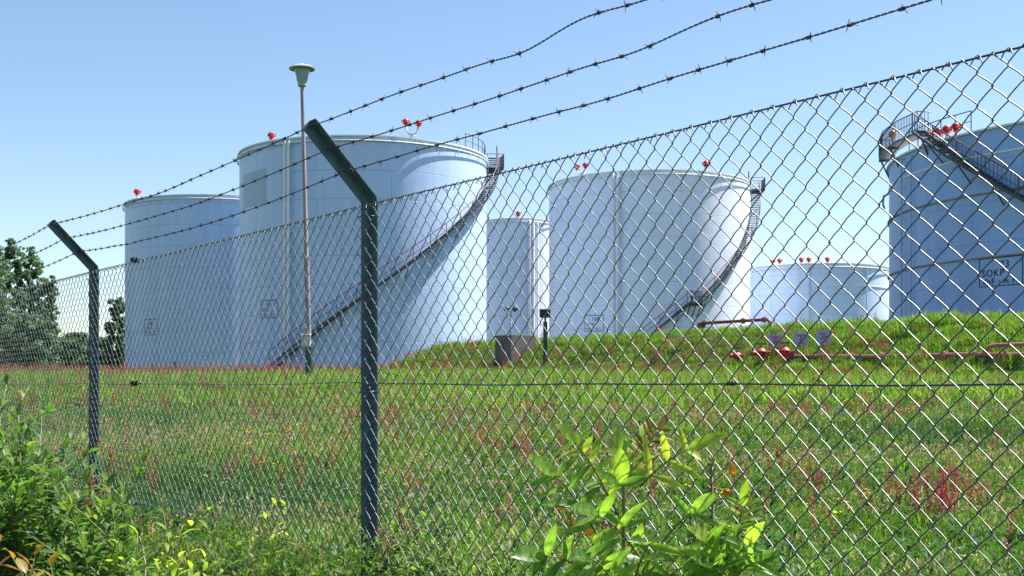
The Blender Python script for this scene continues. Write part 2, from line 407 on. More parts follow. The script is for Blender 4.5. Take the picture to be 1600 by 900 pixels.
# angle-iron posts with a cranked arm
def angle_path(mb, pts_nz, s, w_n=0.056, w_d=0.058, t=0.006):
    # pts_nz: centre line of the back corner in the (n, z) plane; flange one lies in that plane, flange two is square to it
    P2 = [Vector((a, b)) for a, b in pts_nz]; N = len(P2); nor = []
    for i in range(N):
        if i == 0: t1 = (P2[1] - P2[0]).normalized(); q = Vector((t1.y, -t1.x))
        elif i == N - 1: t1 = (P2[-1] - P2[-2]).normalized(); q = Vector((t1.y, -t1.x))
        else:
            a = (P2[i] - P2[i-1]).normalized(); b = (P2[i+1] - P2[i]).normalized()
            qa = Vector((a.y, -a.x)); qb = Vector((b.y, -b.x)); q = (qa + qb); q = q / (q.dot(qa))
        nor.append(q)
    # profile in (q, s) coordinates, q = towards the front side of the flange
    prof = [(0, t), (w_n, t), (w_n, 0), (t, 0), (t, -w_d), (0, -w_d)]
    sgn = 1
    vs = []
    for i in range(N):
        for (qq, ss) in prof:
            p = P2[i] + nor[i] * qq * sgn
            vs.append(F(s + ss, p.x, p.y))
    k = len(prof)
    fs = [(i*k+j, i*k+(j+1) % k, (i+1)*k+(j+1) % k, (i+1)*k+j) for i in range(N-1) for j in range(k)]
    fs += [tuple(reversed(range(k))), tuple(range((N-1)*k, N*k))]
    mb.add(vs, fs)
ZBEND = 1.905; ARM = 0.452; NB = -0.062
def post(s):
    m = MB(); angle_path(m, [(NB, -0.35), (NB, ZBEND)], s)
    p = m.obj('fence_post', M['post'], fence)
    bv = p.modifiers.new('bevel', 'BEVEL'); bv.width = 0.0012; bv.segments = 1
    m = MB(); c = math.cos(R_(45))
    # the arm starts mitred on top of the post
    q = Vector((1, -0.4142))
    m2 = MB(); pts = [(NB, ZBEND + 0.0004), (NB + 0.012 * c, ZBEND + 0.0004 + 0.03), (NB + ARM * c, ZBEND + 0.03 + (ARM) * c)]
    angle_path(m2, pts, s)
    a = m2.obj('arm', M['post'], p)
    bv = a.modifiers.new('bevel', 'BEVEL'); bv.width = 0.0012; bv.segments = 1
    # tie wires round the post
    for z in (ZM - 0.04, ZB + 0.03, ZT - 0.05):
        t = MB()
        pts = [F(s - 0.062, 0.006, z), F(s - 0.062, -0.066, z + .002), F(s + 0.011, -0.068, z - .002), F(s + 0.011, -0.002, z), F(s + 0.0, 0.010, z - .003), F(s - 0.03, 0.008, z + .004), F(s - 0.062, 0.008, z)]
        t.tube(pts, 0.0022, 6); t.obj('tie_wire', M['wire'], p, True)
    return p
for k in (-1, 0, 1, 2, 3): post(k * SPACE)

# barbed wires
def barbed(idx, along):
    m = MB(); c = math.cos(R_(45))
    n0 = NB + 0.020 + along * c; z0 = ZBEND + 0.012 + along * c
    r2 = random.Random(50 + idx)
    kinks = [(r2.uniform(S0, S1), r2.uniform(0.15, 0.5), r2.uniform(-0.006, 0.006)) for _ in range(20)]
    if idx == 0: kinks += [(-1.98, 0.20, 0.020), (-1.62, 0.18, -0.016)]
    if idx == 1: kinks += [(-2.50, 0.25, 0.014), (-2.1, 0.2, -0.010)]
    sags = {-2: 0.0, -1: 0.006, 0: 0.055, 1: 0.06, 2: 0.05, 3: 0.05}
    def cen(s):
        k = math.floor(s / SPACE); fr = s / SPACE - k
        z = z0 - sags.get(k, 0.03) * 4 * fr * (1 - fr) * (1 + 0.15 * (idx - 1))
        for (sk, wk, hk) in kinks: z += hk * math.exp(-((s - sk) / wk) ** 2)
        return F(s, n0 + 0.006 * math.sin(s * 2.1 + idx), z)
    pitch = 0.045; step = pitch / 7; N = int((S1 - S0) / step)
    upv = Vector((0, 0, 1))
    for st in (0, math.pi):
        pts = []
        for i in range(N + 1):
            s = S0 + i * step; a = 2 * math.pi * s / pitch + st
            pts.append(cen(s) + (upv * math.sin(a) + nv * math.cos(a)) * 0.0019)
        m.tube(pts, 0.0016, 5)
    s = S0 + 0.03
    while s < S1:
        s += 0.142 + r2.uniform(-0.02, 0.03)
        if idx == 0 and -1.95 < s < -1.72: continue
        if idx == 1 and -2.45 < s < -2.2: continue
        c0 = cen(s)
        pts = []
        for i in range(22):
            a = i * 2 * math.pi / 8; pts.append(c0 + dv * (-0.010 + 0.0009 * i) + (upv * math.sin(a) + nv * math.cos(a)) * 0.0052)
        m.tube(pts, 0.0016, 5)
        a0 = r2.uniform(0, 6.28)
        for q in range(4):
            a = a0 + q * math.pi / 2 + r2.uniform(-.35, .35)
            dd = (upv * math.sin(a) + nv * math.cos(a) + dv * r2.uniform(-0.7, 0.7)).normalized()
            b = c0 + dv * (0.008 * (1 if q % 2 else -1))
            m.tube([b, b + dd * 0.010, b + dd * r2.uniform(0.016, 0.023)], [0.0015, 0.0014, 0.0006], 5)
    return m.obj('barbed_wire', M['barb'], fence, True)
for i, al in enumerate((0.432, 0.300, 0.172)): barbed(i, al)

# wire strainers on the tension wires
def strainer(s, z, name='wire_strainer'):
    m = MB()
    c = F(s, 0.012, z)
    mat = Matrix((dv, nv, Vector((0, 0, 1)))).transposed()
    m.box(c, (0.055, 0.005, 0.036), mat); m.box(c + nv * 0.022, (0.055, 0.005, 0.036), mat)
    m.tube([c - nv * 0.006, c + nv * 0.030], 0.0145, 10)
    m.tube([c + nv * 0.024 + Vector((0, 0, -0.012)), c + nv * 0.036, c + nv * 0.026 + Vector((0, 0, 0.013)) + dv * 0.02], 0.004, 6)
    m.tube([c - dv * 0.026 + nv * 0.011, c - dv * 0.06 + nv * 0.004, c - dv * 0.085 - nv * 0.010], 0.003, 6)
    return m.obj(name, M['barb'], fence)
sst = (5.66 * 1142 / (215 + 579) - YA) / dv.y
strainer(sst, ZT); strainer(sst, ZM); strainer(sst, ZB)
sst2 = (5.66 * 1142 / (1140 + 579) - YA) / dv.y
m = MB(); pts = []
for i in range(30):
    a = i * 0.9; pts.append(F(sst2 + (i - 15) * 0.0011, math.cos(a) * 0.008 - .004, ZM - 0.002 + math.sin(a) * 0.006))
m.tube(pts, 0.0020, 6); m.obj('wire_knot', M['wire'], fence, True)

# ------------------------------------------------------------------ tanks
def frame_of(xl, xr, D):
    a1 = math.atan((xl - 800) / FPX); a2 = math.atan((xr - 800) / FPX)
    a = (a1 + a2) / 2; h = (a2 - a1) / 2
    c = Vector((math.sin(a) * D, math.cos(a) * D, 0)); Rr = D * math.sin(h)
    uf = -c.normalized(); ur = Vector((-uf.y, uf.x, 0))
    return c, Rr, uf, ur
class Tank:
    def __init__(s, name, label, xl, xr, D, ytop, z0, mat, cat='storage tank', group='white storage tanks behind the fence', foundation=True, ring=True):
        s.c, s.R, s.uf, s.ur = frame_of(xl, xr, D); s.z0 = z0
        s.H = EYE + (HOR - ytop) / FPX * s.c.y     # rim height at the tank's side edge
        s.root = empty(name, (s.c.x, s.c.y, z0)); tag(s.root, label, cat, group)
        n = 160; me = bpy.data.meshes.new('shell')
        vs = []; fs = []
        zs = [z0 - 0.6, s.H]
        for z in zs:
            for k in range(n): vs.append(s.pt(360 * k / n, 0, z))
        for k in range(n): fs.append((k, (k+1) % n, n + (k+1) % n, n + k))
        me.from_pydata(vs, [], fs)
        uvl = me.uv_layers.new(name='UVMap'); 
        for f in me.polygons:
            k = f.index
            for li, (a, z) in zip(f.loop_indices, [(k, 0), (k + 1, 0), (k + 1, 1), (k, 1)]):
                uvl.data[li].uv = (2 * math.pi * s.R * a / n + D, zs[z])
        me.polygons.foreach_set('use_smooth', [True] * len(me.polygons)); me.materials.append(mat); me.update()
        link('shell', me, s.root); s.mat = mat
        m = MB(); vs = []; rad = [(s.R - 0.02, s.H - 0.002), (s.R + 0.16, s.H + 0.0), (s.R + 0.16, s.H + 0.10), (s.R * 0.97, s.H + 0.16), (s.R * 0.5, s.H + s.R * 0.05), (0.01, s.H + s.R * 0.065)]
        m.lathe((s.c.x, s.c.y, 0), rad, 160); m.obj('roof', M['white'], s.root, True, 30)
        if foundation:
            m = MB(); m.lathe((s.c.x, s.c.y, 0), [(s.R + 0.08, z0 - 0.7), (s.R + 0.55, z0 - 0.7), (s.R + 0.5, z0 + 0.45), (s.R + 0.08, z0 + 0.5)], 96)
            m.obj('foundation', M['concrete'], s.root, True, 30)
        if ring:
            m = MB(); m.tube([s.pt(a, 0.22, s.H - 0.30) for a in range(0, 361, 4)], 0.055, 8, False)
            for a in range(0, 360, 9):
                m.tube([s.pt(a, -0.02, s.H - 0.25), s.pt(a, 0.24, s.H - 0.28)], 0.035, 5)
                m.tube([s.pt(a, 0.22, s.H - 0.30), s.pt(a, 0.12, s.H - 0.62)], 0.03, 5)
            m.obj('ring_pipe', M['white'], s.root, True)
    def pt(s, phi, off, z):
        a = R_(phi); r = s.R + off
        p = s.c + (s.uf * math.cos(a) + s.ur * math.sin(a)) * r
        return Vector((p.x, p.y, z))
    def stair(s, f0, z0, f1, z1, balusters=False, depth=0.85, landings=(), posts_every=1.25, red=True):
        # helix from (f0, z0) up to (f1, z1)
        n = max(8, int(abs(z1 - z0) / 0.2)); m = MB()
        zz = lambda t: z0 + (z1 - z0) * t
        ph = lambda t: f0 + (f1 - f0) * t
        for o in (0.12, 0.12 + depth):
            vs = []
            for i in range(n + 1):
                t = i / n
                for (do, dz) in ((0, -0.12), (0.05, -0.12), (0.05, 0.06), (0, 0.06)): vs.append(s.pt(ph(t), o + do, zz(t) + dz))
            fs = [(i*4+k, i*4+(k+1) % 4, i*4+4+(k+1) % 4, i*4+4+k) for i in range(n) for k in range(4)]
            m.add(vs, fs)
        st = m.obj('staircase', M['steel'], s.root)
        m = MB(); wdeg = 0.24 / s.R * 57.3
        for i in range(n + 1):
            t = i / n; a = ph(t); z = zz(t)
            vs = [s.pt(a + e, o, z + dz) for e in (-wdeg/2, wdeg/2) for o in (0.17, 0.12 + depth) for dz in (-0.02, 0.02)]
            m.add(vs, [(0,1,3,2),(4,6,7,5),(0,4,5,1),(2,3,7,6),(0,2,6,4),(1,5,7,3)])
        m.obj('treads', M['steel'], st)
        arc = abs(f1 - f0) / 57.3 * s.R; nb = max(3, int(arc / 2.4))
        for i in range(nb + 1):
            t = (i + 0.3) / (nb + 1); a = ph(t); z = zz(t) - 0.12; m = MB()
            m.tube([s.pt(a, -0.03, z), s.pt(a, 0.15 + depth, z), s.pt(a, -0.03, z - 0.95)], 0.042, 5)
            m.obj('bracket', M['steel'], st)
        m = MB(); npst = max(3, int(arc / posts_every))
        off = 0.12 + depth
        for i in range(npst + 1):
            t = i / npst; m.tube([s.pt(ph(t), off, zz(t)), s.pt(ph(t), off, zz(t) + 1.1)], 0.032, 5)
        if balusters:
            nb = int(arc / 0.22)
            for i in range(nb + 1):
                t = i / nb; m.tube([s.pt(ph(t), off, zz(t) + 0.05), s.pt(ph(t), off, zz(t) + 1.08)], 0.017, 4)
        m.tube([s.pt(ph(i / n), off, zz(i / n) + 0.55) for i in range(n + 1)], 0.022, 5)
        rl = m.obj('railing', M['steel'], st)
        m = MB(); m.tube([s.pt(ph(i / n), off, zz(i / n) + 1.1) for i in range(n + 1)], 0.034, 6)
        m.obj('handrail', M['rail'] if red else M['steel'], st, True)
        return st
    def platform(s, f0, f1, z, o0, o1, balusters=False, k=8):
        m = MB()
        vs = [s.pt(f0 + (f1 - f0) * i / k, o, z + dz) for i in range(k + 1) for (o, dz) in ((o0, -0.12), (o1, -0.12), (o1, 0), (o0, 0))]
        fs = [(i*4+j, i*4+(j+1) % 4, i*4+4+(j+1) % 4, i*4+4+j) for i in range(k) for j in range(4)] + [(3, 2, 1, 0), tuple(range(k*4, k*4+4))]
        m.add(vs, fs)
        for f in (f0, (f0 + f1) / 2, f1):
            m.tube([s.pt(f, o1 - 0.1, z - 0.12), s.pt(f, -0.03, z - 1.3)], 0.06, 5)
            m.tube([s.pt(f, -0.03, z - 0.18), s.pt(f, o1, z - 0.18)], 0.07, 4)
        pl = m.obj('landing', M['steel'], s.root)
        m = MB()
        line = [s.pt(f0, o0, z)] + [s.pt(f0 + (f1 - f0) * i / k, o1, z) for i in range(k + 1)] + [s.pt(f1, o0, z)]
        up = Vector((0, 0, 1))
        for h, r in ((1.1, 0.032), (0.55, 0.022)): m.tube([p + up * h for p in line], r, 5)
        tot = sum((line[i+1] - line[i]).length for i in range(len(line) - 1)); stp = 0.2 if balusters else 1.0
        for i in range(len(line) - 1):
            seg = (line[i+1] - line[i]); nn = max(1, int(round(seg.length / stp)))
            for j in range(nn): 
                p = line[i] + seg * (j / nn); m.tube([p, p + up * 1.1], 0.018 if balusters else 0.03, 4)
        m.obj('railing', M['steel'], pl)
        return pl
    def toprail(s, f0, f1):
        m = MB(); up = Vector((0, 0, 1)); k = max(3, int(abs(f1 - f0) / 57.3 * s.R / 1.0))
        L = [s.pt(f0 + (f1 - f0) * i / k, -0.1, s.H + 0.14) for i in range(k + 1)]
        for h, r in ((1.1, 0.03), (0.55, 0.022)): m.tube([p + up * h for p in L], r, 5)
        for p in L: m.tube([p, p + up * 1.1], 0.03, 5)
        return m.obj('roof_railing', M['steel'], s.root)
    def riser(s, phi, r=0.12, off=0.35, double=0.0, name='riser_pipe', mat=None, ztop=None, zbot=None):
        for dphi in ((0,) if not double else (0, double)):
            m = MB(); zt = (s.H - 0.3 if ztop is None else ztop); zb = (s.z0 if zbot is None else zbot); a = phi + dphi
            m.tube([s.pt(a, -0.05, zt + 0.1), s.pt(a, off * 0.7, zt + 0.08), s.pt(a, off, zt - 0.2), s.pt(a, off, zb)], r, 10)
            z = zb + 1.0
            while z < zt - 0.5:
                m.tube([s.pt(a, 0, z), s.pt(a, off, z)], r * 0.35, 5); m.lathe(s.pt(a, off, z - 0.05), [(r * 1.02, 0), (r * 1.3, 0.0), (r * 1.3, 0.10), (r * 1.02, 0.10)], 10); z += 3.2
            m.obj(name, mat or M['white'], s.root, True, 40)
    def foam(s, phi, hh=0.9, pair=False, off=0.0, size=1.0, tilt=0.25):
        up = Vector((0, 0, 1)); a = s.pt(phi, off - 0.05, s.H - 0.05); outw = (s.pt(phi, 1, 0) - s.pt(phi, 0, 0)); tan = Vector((-outw.y, outw.x, 0))
        ends = []
        m = MB()
        if pair:
            b = a + up * (hh * 0.35)
            m.tube([a, b], 0.10 * size, 8)
            for sg in (-1, 1):
                e = b + tan * sg * 0.52 * size + up * (hh * 0.65)
                m.tube([b, b + tan * sg * 0.28 * size + up * 0.10, b + tan * sg * 0.45 * size + up * 0.28, e], 0.085 * size, 8); ends.append(e)
        else:
            e = a + up * hh * 0.75; m.tube([a, e], 0.10 * size, 8); ends.append(e)
        pp = m.obj('foam_pipe', M['white'], s.root, True)
        for e in ends:
            m = MB(); q = size * 0.74
            m.lathe(e, [(0.12*q, -0.05*q), (0.26*q, 0.0), (0.30*q, 0.06*q), (0.20*q, 0.12*q), (0.21*q, 0.18*q), (0.36*q, 0.26*q), (0.38*q, 0.36*q), (0.27*q, 0.42*q), (0.28*q, 0.50*q), (0.16*q, 0.62*q), (0.05*q, 0.66*q)], 14, (up + outw * tilt).normalized())
            for kk in range(6):
                an = kk * math.pi / 3; m.tube([e + up * 0.16 * q + Vector((math.cos(an), math.sin(an), 0)) * 0.30 * q, e + up * 0.48 * q + Vector((math.cos(an), math.sin(an), 0)) * 0.36 * q], 0.05 * q, 5)
            m.obj('foam_head', M['red'], pp, True, 35)
    def wrap(s, mb, x, z, phi, zc, off): # local plate coordinates in metres to the curved shell
        return s.pt(phi + x / s.R * 57.2958, off, zc + z)
    def marking(s, phi, zc, wd, ht, lines, frame=0.06, skew=0.0):
        m = MB()
        def bar(x0, z0, x1, z1):
            k = max(1, int(abs(x1 - x0) / 0.3)); vs = []; fs = []
            for i in range(k + 1):
                x = x0 + (x1 - x0) * i / k
                vs += [s.wrap(m, x, z0, phi, zc, 0.012), s.wrap(m, x, z1, phi, zc, 0.012)]
            for i in range(k): fs.append((i*2, i*2+2, i*2+3, i*2+1))
            m.add(vs, fs)
        h, v = wd / 2, ht / 2
        bar(-h, v - frame, h, v); bar(-h, -v, h, -v + frame); bar(-h, -v + frame, -h + frame, v - frame); bar(h - frame, -v + frame, h, v - frame)
        for (txt, size, x, z) in lines:
            cu = bpy.data.curves.new('lettering', 'FONT'); cu.body = txt; cu.size = size; cu.align_x = 'LEFT'; cu.space_character = 1.15
            cu.offset = size * 0.012
            to = bpy.data.objects.new('lettering', cu); COL.objects.link(to)
            dg = bpy.context.evaluated_depsgraph_get(); me = bpy.data.meshes.new_from_object(to.evaluated_get(dg))
            vs = [s.wrap(m, x + vv.co.x, z + vv.co.y, phi, zc, 0.012) for vv in me.vertices]
            m.add(vs, [tuple(p.vertices) for p in me.polygons])
            bpy.data.objects.remove(to); bpy.data.curves.remove(cu); bpy.data.meshes.remove(me)
        m.obj('tank_marking', M['black'], s.root)
    def rings(s, zs, w=0.10, mat=None):
        for z in zs:
            m = MB(); n = 128; vs = []
            for k in range(n):
                for (o, dz) in ((-0.01, -0.05), (w, -0.04), (w, 0.04), (-0.01, 0.05)): vs.append(s.pt(360 * k / n, o, z + dz))
            m.add(vs, [(k*4+j, k*4+(j+1) % 4, ((k+1) % n)*4+(j+1) % 4, ((k+1) % n)*4+j) for k in range(n) for j in range(4)])
            m.obj('stiffener_ring', mat or M['rust'], s.root)
    def z_at(s, phi, py, off=0.0):
        p = s.pt(phi, off, 0); return EYE + (HOR - py) / FPX * p.y
    def phi_at(s, px, off=0.0):   # angle on the visible side whose image column is px
        best = min((abs((lambda p: p.x / p.y * FPX + 800)(s.pt(f / 4, off, 0)) - px), f / 4) for f in range(-340, 341)); return best[1]

def zground(px, Y): return tz((px - 800) / FPX * Y, Y)
# far left tank
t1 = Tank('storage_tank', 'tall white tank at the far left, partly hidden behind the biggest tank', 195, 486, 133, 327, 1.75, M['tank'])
t1.foam(t1.phi_at(214), 0.7, size=1.25)
t1.marking(t1.phi_at(236), t1.z_at(t1.phi_at(236), 511), 1.9, 1.6, [('106', 0.45, -0.5, 0.22), ('SOK', 0.42, -0.75, -0.22), ('VbF : A I', 0.36, -0.75, -0.65)])
# biggest tank
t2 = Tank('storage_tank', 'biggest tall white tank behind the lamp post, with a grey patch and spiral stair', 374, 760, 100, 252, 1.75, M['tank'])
t2.stair(-40, 2.3, 93, 2.3 + 133 * 0.1315)
t2.platform(90, 100, t2.H - 0.25, 0.1, 1.5)
t2.toprail(52, 92)
t2.riser(t2.phi_at(449), 0.11, 0.35, 1.9)
t2.foam(t2.phi_at(644), 1.1, pair=True, size=1.0); t2.foam(t2.phi_at(424) , 0.4, size=1.05)
p0, p1 = t2.phi_at(380), t2.phi_at(416)
m = MB(); vs = []; kk = 12; zt, zb = t2.z_at(p0, 274), t2.z_at(p0, 326)
for i in range(kk + 1):
    f = p0 + (p1 - p0) * i / kk; vs += [t2.pt(f, 0.012, zb), t2.pt(f, 0.012, zt)]
m.add(vs, [(i*2, i*2+2, i*2+3, i*2+1) for i in range(kk)]); m.obj('repair_patch', M['patch'], t2.root, True)
f = t2.phi_at(420)
t2.marking(f, t2.z_at(f, 483), 2.0, 1.35, [('107', 0.42, -0.4, 0.18), ('SOK', 0.38, -0.8, -0.18), ('VbF : A I', 0.32, -0.8, -0.55)])
# slim tank between
t3 = Tank('storage_tank', 'slim white tank standing in the gap between two wide tanks', 748, 868, 135, 350, 1.75, M['tank_w'])
t3.riser(t3.phi_at(826), 0.14, 0.4, 5); t3.riser(t3.phi_at(838), 0.10, 0.3); t3.foam(t3.phi_at(810), 0.5, size=1.1)
# middle tank
t4 = Tank('storage_tank', 'wide white tank in the middle with a spiral stair up its right side', 858, 1172, 123, 294, 1.75, M['tank_w'])
z4 = lambda a: 16.2 + (a - 73) * 0.147
t4.stair(-18, z4(-18), 21, z4(21)); t4.platform(20.5, 26.5, z4(21), 0.1, 1.05); t4.stair(26, z4(21), 93, t4.H - 0.5)
t4.platform(90, 100, t4.H - 0.25, 0.1, 1.5); t4.toprail(80, 93)
t4.riser(t4.phi_at(960), 0.13, 0.4, 2.4); t4.foam(t4.phi_at(908), 0.8, pair=True, size=1.05); t4.foam(t4.phi_at(1103), 0.8, size=1.25)
f = t4.phi_at(928)
t4.marking(f, t4.z_at(f, 505), 2.15, 1.55, [('108', 0.5, -0.25, 0.22), ('SOK', 0.42, -0.85, -0.22), ('VbF : A I', 0.38, -0.85, -0.65)])
# low tank
t5 = Tank('storage_tank', 'lowest white tank, in the gap left of the tank marked 73', 1146, 1390, 140, 424, 1.75, M['tank_c'])
for px in (1207, 1218, 1252, 1264, 1293): t5.foam(t5.phi_at(px), 0.45, size=1.0)
t5.riser(t5.phi_at(1264), 0.05, 0.16, mat=M['tank_c']); t5.riser(t5.phi_at(1352), 0.07, 0.2, mat=M['tank_c']); t5.rings([t5.z_at(0, 446)], 0.08, M['white'])
# right-hand tank with the number
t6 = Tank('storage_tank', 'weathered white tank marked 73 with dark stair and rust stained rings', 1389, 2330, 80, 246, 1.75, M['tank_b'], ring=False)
fp = t6.phi_at(1440)
f0 = t6.phi_at(1436, 0.5); f6 = t6.phi_at(1600, 0.6)
zP = t6.z_at(f0, 205, 0.5); sl6 = (zP - t6.z_at(f6, 311, 0.6)) / (f6 - f0)
t6.platform(-79, f0, zP, -0.25, 0.60, balusters=True, k=3)
t6.stair(-10, zP - (-10 - f0) * sl6, f0, zP, balusters=True, depth=0.8, posts_every=1.6)
t6.toprail(-58, -36)
for px in (1452, 1466, 1479, 1494): t6.foam(t6.phi_at(px), 0.55, size=0.95)
f = t6.phi_at(1500)
t6.rings([t6.z_at(f, 309), t6.z_at(f, 407)], 0.10)
t6.rings([t6.H - 1.25], 0.04, M['tank_b'] if False else M['white'])
t6.riser(t6.phi_at(1413), 0.05, 0.18, name='conduit', mat=M['tank_b'] if False else M['patch'])
t6.riser(t6.phi_at(1426), 0.04, 0.12, name='conduit', mat=M['patch'])
f = t6.phi_at(1563)
sc_ = 65.0 / FPX
t6.marking(f, t6.z_at(f, 424), 2.55, 1.5, [('73', 0.50, 0.0, 0.20), ('SOKP', 0.50, -1.1, -0.22), ('VbF : A I', 0.46, -1.1, -0.64)], 0.05)
m = MB(); a = t6.pt(-66, 0.2, zP)
m.tube([a, a + Vector((0, 0, 0.55))], 0.04, 6); m.lathe(a + Vector((0, 0, 0.55)), [(0.10, 0), (0.22, 0.05), (0.24, 0.25), (0.15, 0.42), (0.03, 0.46)], 12)
m.obj('warning_lamp', M['amber'], t6.root, True)
m = MB(); q = [t6.pt(-86, 0.0, zP - 1.9), t6.pt(-88, 0.5, zP - 2.0), t6.pt(-89, 0.6, zP - 2.4), t6.pt(-89, 0.5, zP - 2.8)]
m.tube(q, 0.07, 8); m.obj('overflow_pipe', M['patch'], t6.root, True)

# ------------------------------------------------------------------ lamp post
YL = 45.0; b = P(484, 560, YL); gx, gy = b.x, b.y; gz = tz(gx, gy)
top = P(472, 132, YL)
lamp = tag(empty('street_lamp', (gx, gy, gz)), 'tall lamp post with flat disc hood in front of the biggest tank', 'street lamp')
base = Vector((gx, gy, gz)); mid = base + (top - base) * 0.13
m = MB(); jn = base + (top - base) * 0.42
m.tube([base, mid, jn], [0.105, 0.10, 0.095], 14); m.tube([jn, jn + (top - jn) * 0.01, top], [0.095, 0.08, 0.068], 14)
m.lathe(jn, [(0.096, -0.06), (0.115, -0.05), (0.115, 0.05), (0.08, 0.07)], 14); m.obj('pole', M['lamprust'], lamp, True, 40)
m = MB(); m.tube([base - Vector((0, 0, 0.3)), mid], 0.15, 14); m.lathe(mid, [(0.15, -0.01), (0.15, 0.02), (0.10, 0.05)], 14); m.obj('base_sleeve', M['green'], lamp, True, 40)
m = MB(); hd = top
m.lathe(hd, [(0.075, -0.10), (0.15, -0.07), (0.17, 0.0), (0.16, 0.05)], 20); m.obj('collar', M['lampgrey'], lamp, True, 40)
m = MB(); m.lathe(hd, [(0.155, 0.05), (0.19, 0.12), (0.29, 0.56), (0.28, 0.57)], 24); m.obj('lantern', M['glass'], lamp, True, 40)
m = MB(); m.lathe(hd, [(0.27, 0.57), (0.47, 0.55), (0.485, 0.59), (0.34, 0.68), (0.15, 0.72), (0.08, 0.77), (0.02, 0.78)], 28); m.obj('hood', M['lampgrey'], lamp, True, 40)
m = MB(); bx = mid + Vector((-0.09, -0.10, 0.12)); m.box(bx, (0.34, 0.22, 0.42)); m.box(bx + Vector((0.0, -0.02, 0.235)), (0.38, 0.28, 0.05))
o = m.obj('junction_box', M['boxgrey'], lamp); bv = o.modifiers.new('bevel', 'BEVEL'); bv.width = 0.02; bv.segments = 2

# ------------------------------------------------------------------ yard things
def put(px, Y): x = (px - 800) / FPX * Y; return Vector((x, Y, tz(x, Y)))
# concrete chamber
Yc = 74.0; c = put(805, Yc); ang = R_(33)
ztop = EYE + (HOR - 524) / FPX * Yc
ch = tag(empty('valve_chamber', c), 'dark concrete chamber set in the grassy bank', 'concrete box')
rot = Matrix.Rotation(ang, 3, 'Z')
h = ztop - c.z + 0.8; m = MB(); cc = Vector((c.x, c.y, ztop - h / 2))
for (ox, oy, sx, sy) in ((0, -0.82, 1.8, 0.16), (0, 0.82, 1.8, 0.16), (-0.82, 0, 0.16, 1.48), (0.82, 0, 0.16, 1.48)):
    m.box(cc + rot @ Vector((ox, oy, 0)), (sx, sy, h), rot)
o = m.obj('chamber_wall', M['darkbox'], ch); bv = o.modifiers.new('bevel', 'BEVEL'); bv.width = 0.02
m = MB(); m.box(Vector((c.x, c.y, ztop - 0.12)), (1.46, 1.46, 0.08), rot); m.obj('cover', M['concrete'], ch)
# flood light on a green post
Yf = 70.0; c = put(852, Yf); zt = EYE + (HOR - 488) / FPX * Yf
fl = tag(empty('flood_light', c), 'black square flood light on a short green post beside the chamber', 'flood light')
m = MB(); m.box((c.x, c.y, (zt - 0.55 + c.z - .2) / 2), (0.24, 0.2, zt - 0.55 - c.z + .2)); o = m.obj('post', M['green'], fl)
m = MB(); m.tube([(c.x, c.y, zt - 0.6), (c.x, c.y, zt - 0.28)], 0.06, 8); m.tube([(c.x - .30, c.y, zt - 0.1), (c.x - .27, c.y, zt - 0.30), (c.x + .27, c.y, zt - 0.30), (c.x + .30, c.y, zt - .1)], 0.03, 6); m.obj('bracket', M['steel'], fl)
m = MB(); rr = Matrix.Rotation(R_(-14), 3, 'Z') @ Matrix.Rotation(R_(8), 3, 'X'); m.box((c.x, c.y, zt - 0.03), (0.58, 0.26, 0.42), rr); m.box(Vector((c.x, c.y, zt - 0.03)) + rr @ Vector((0, -0.14, 0)), (0.62, 0.04, 0.46), rr)
o = m.obj('lamp_housing', M['black'], fl); bv = o.modifiers.new('bevel', 'BEVEL'); bv.width = 0.03; bv.segments = 2
# twin lamp pole
Yf = 84.0; c = put(798, Yf); zt = EYE + (HOR - 486) / FPX * Yf
tl = tag(empty('twin_lamp', c), 'thin pole carrying two small round lamps, behind the concrete chamber', 'lamp post')
m = MB(); m.tube([c - Vector((0, 0, .3)), (c.x, c.y, zt)], 0.055, 8); m.tube([(c.x - .27, c.y, zt + .12), (c.x - .2, c.y, zt), (c.x + .2, c.y, zt), (c.x + .27, c.y, zt + .12)], 0.035, 6); m.obj('pole', M['lampgrey'], tl, True)
for sg in (-1, 1):
    m = MB(); m.lathe((c.x + sg * 0.30, c.y, zt + 0.16), [(0.02, -0.20), (0.17, -0.12), (0.20, 0.06), (0.15, 0.13), (0.02, 0.14)], 14, Vector((sg * 0.3, 0.6, 0.5)).normalized()); m.obj('lamp_head', M['steel'], tl, True)

# long fire main along the foot of the bank
bd = Vector((B2[0] - B1[0], B2[1] - B1[1], 0)).normalized(); bn = Vector((bd.y, -bd.x, 0))
if bn.y > 0: bn = -bn
def onbank(px, off):
    # point on the line parallel to the crest at distance off whose column is px
    k = (px - 800) / FPX; o = Vector((B1[0], B1[1], 0)) + bn * off
    t = (k * o.y - o.x) / (bd.x - k * bd.y); p = o + bd * t; return Vector((p.x, p.y, tz(p.x, p.y)))
OFFP = 5.25
m = MB(); pts = []
for px in list(range(1225, 1760, 12)):
    p = onbank(px, OFFP); pts.append(p)
zz = [EYE + (HOR - 543.5) / FPX * p.y for p in pts]
za = sum(p.z for p in pts) / len(pts)
pts = [Vector((p.x, p.y, p.z + 0.22 + 0.02 * math.sin(i * 1.7))) for i, p in enumerate(pts)]
for i in range(2): pass
sm = pts[:]
for it in range(6): sm = [sm[0]] + [(sm[i-1] + sm[i] * 2 + sm[i+1]) / 4 for i in range(1, len(sm) - 1)] + [sm[-1]]
fm = tag(empty('fire_main', sm[0]), 'long faded red pipe along the foot of the grassy bank', 'pipe')
m.tube(sm, 0.085, 10); m.obj('pipe', M['pipe_red'], fm, True)
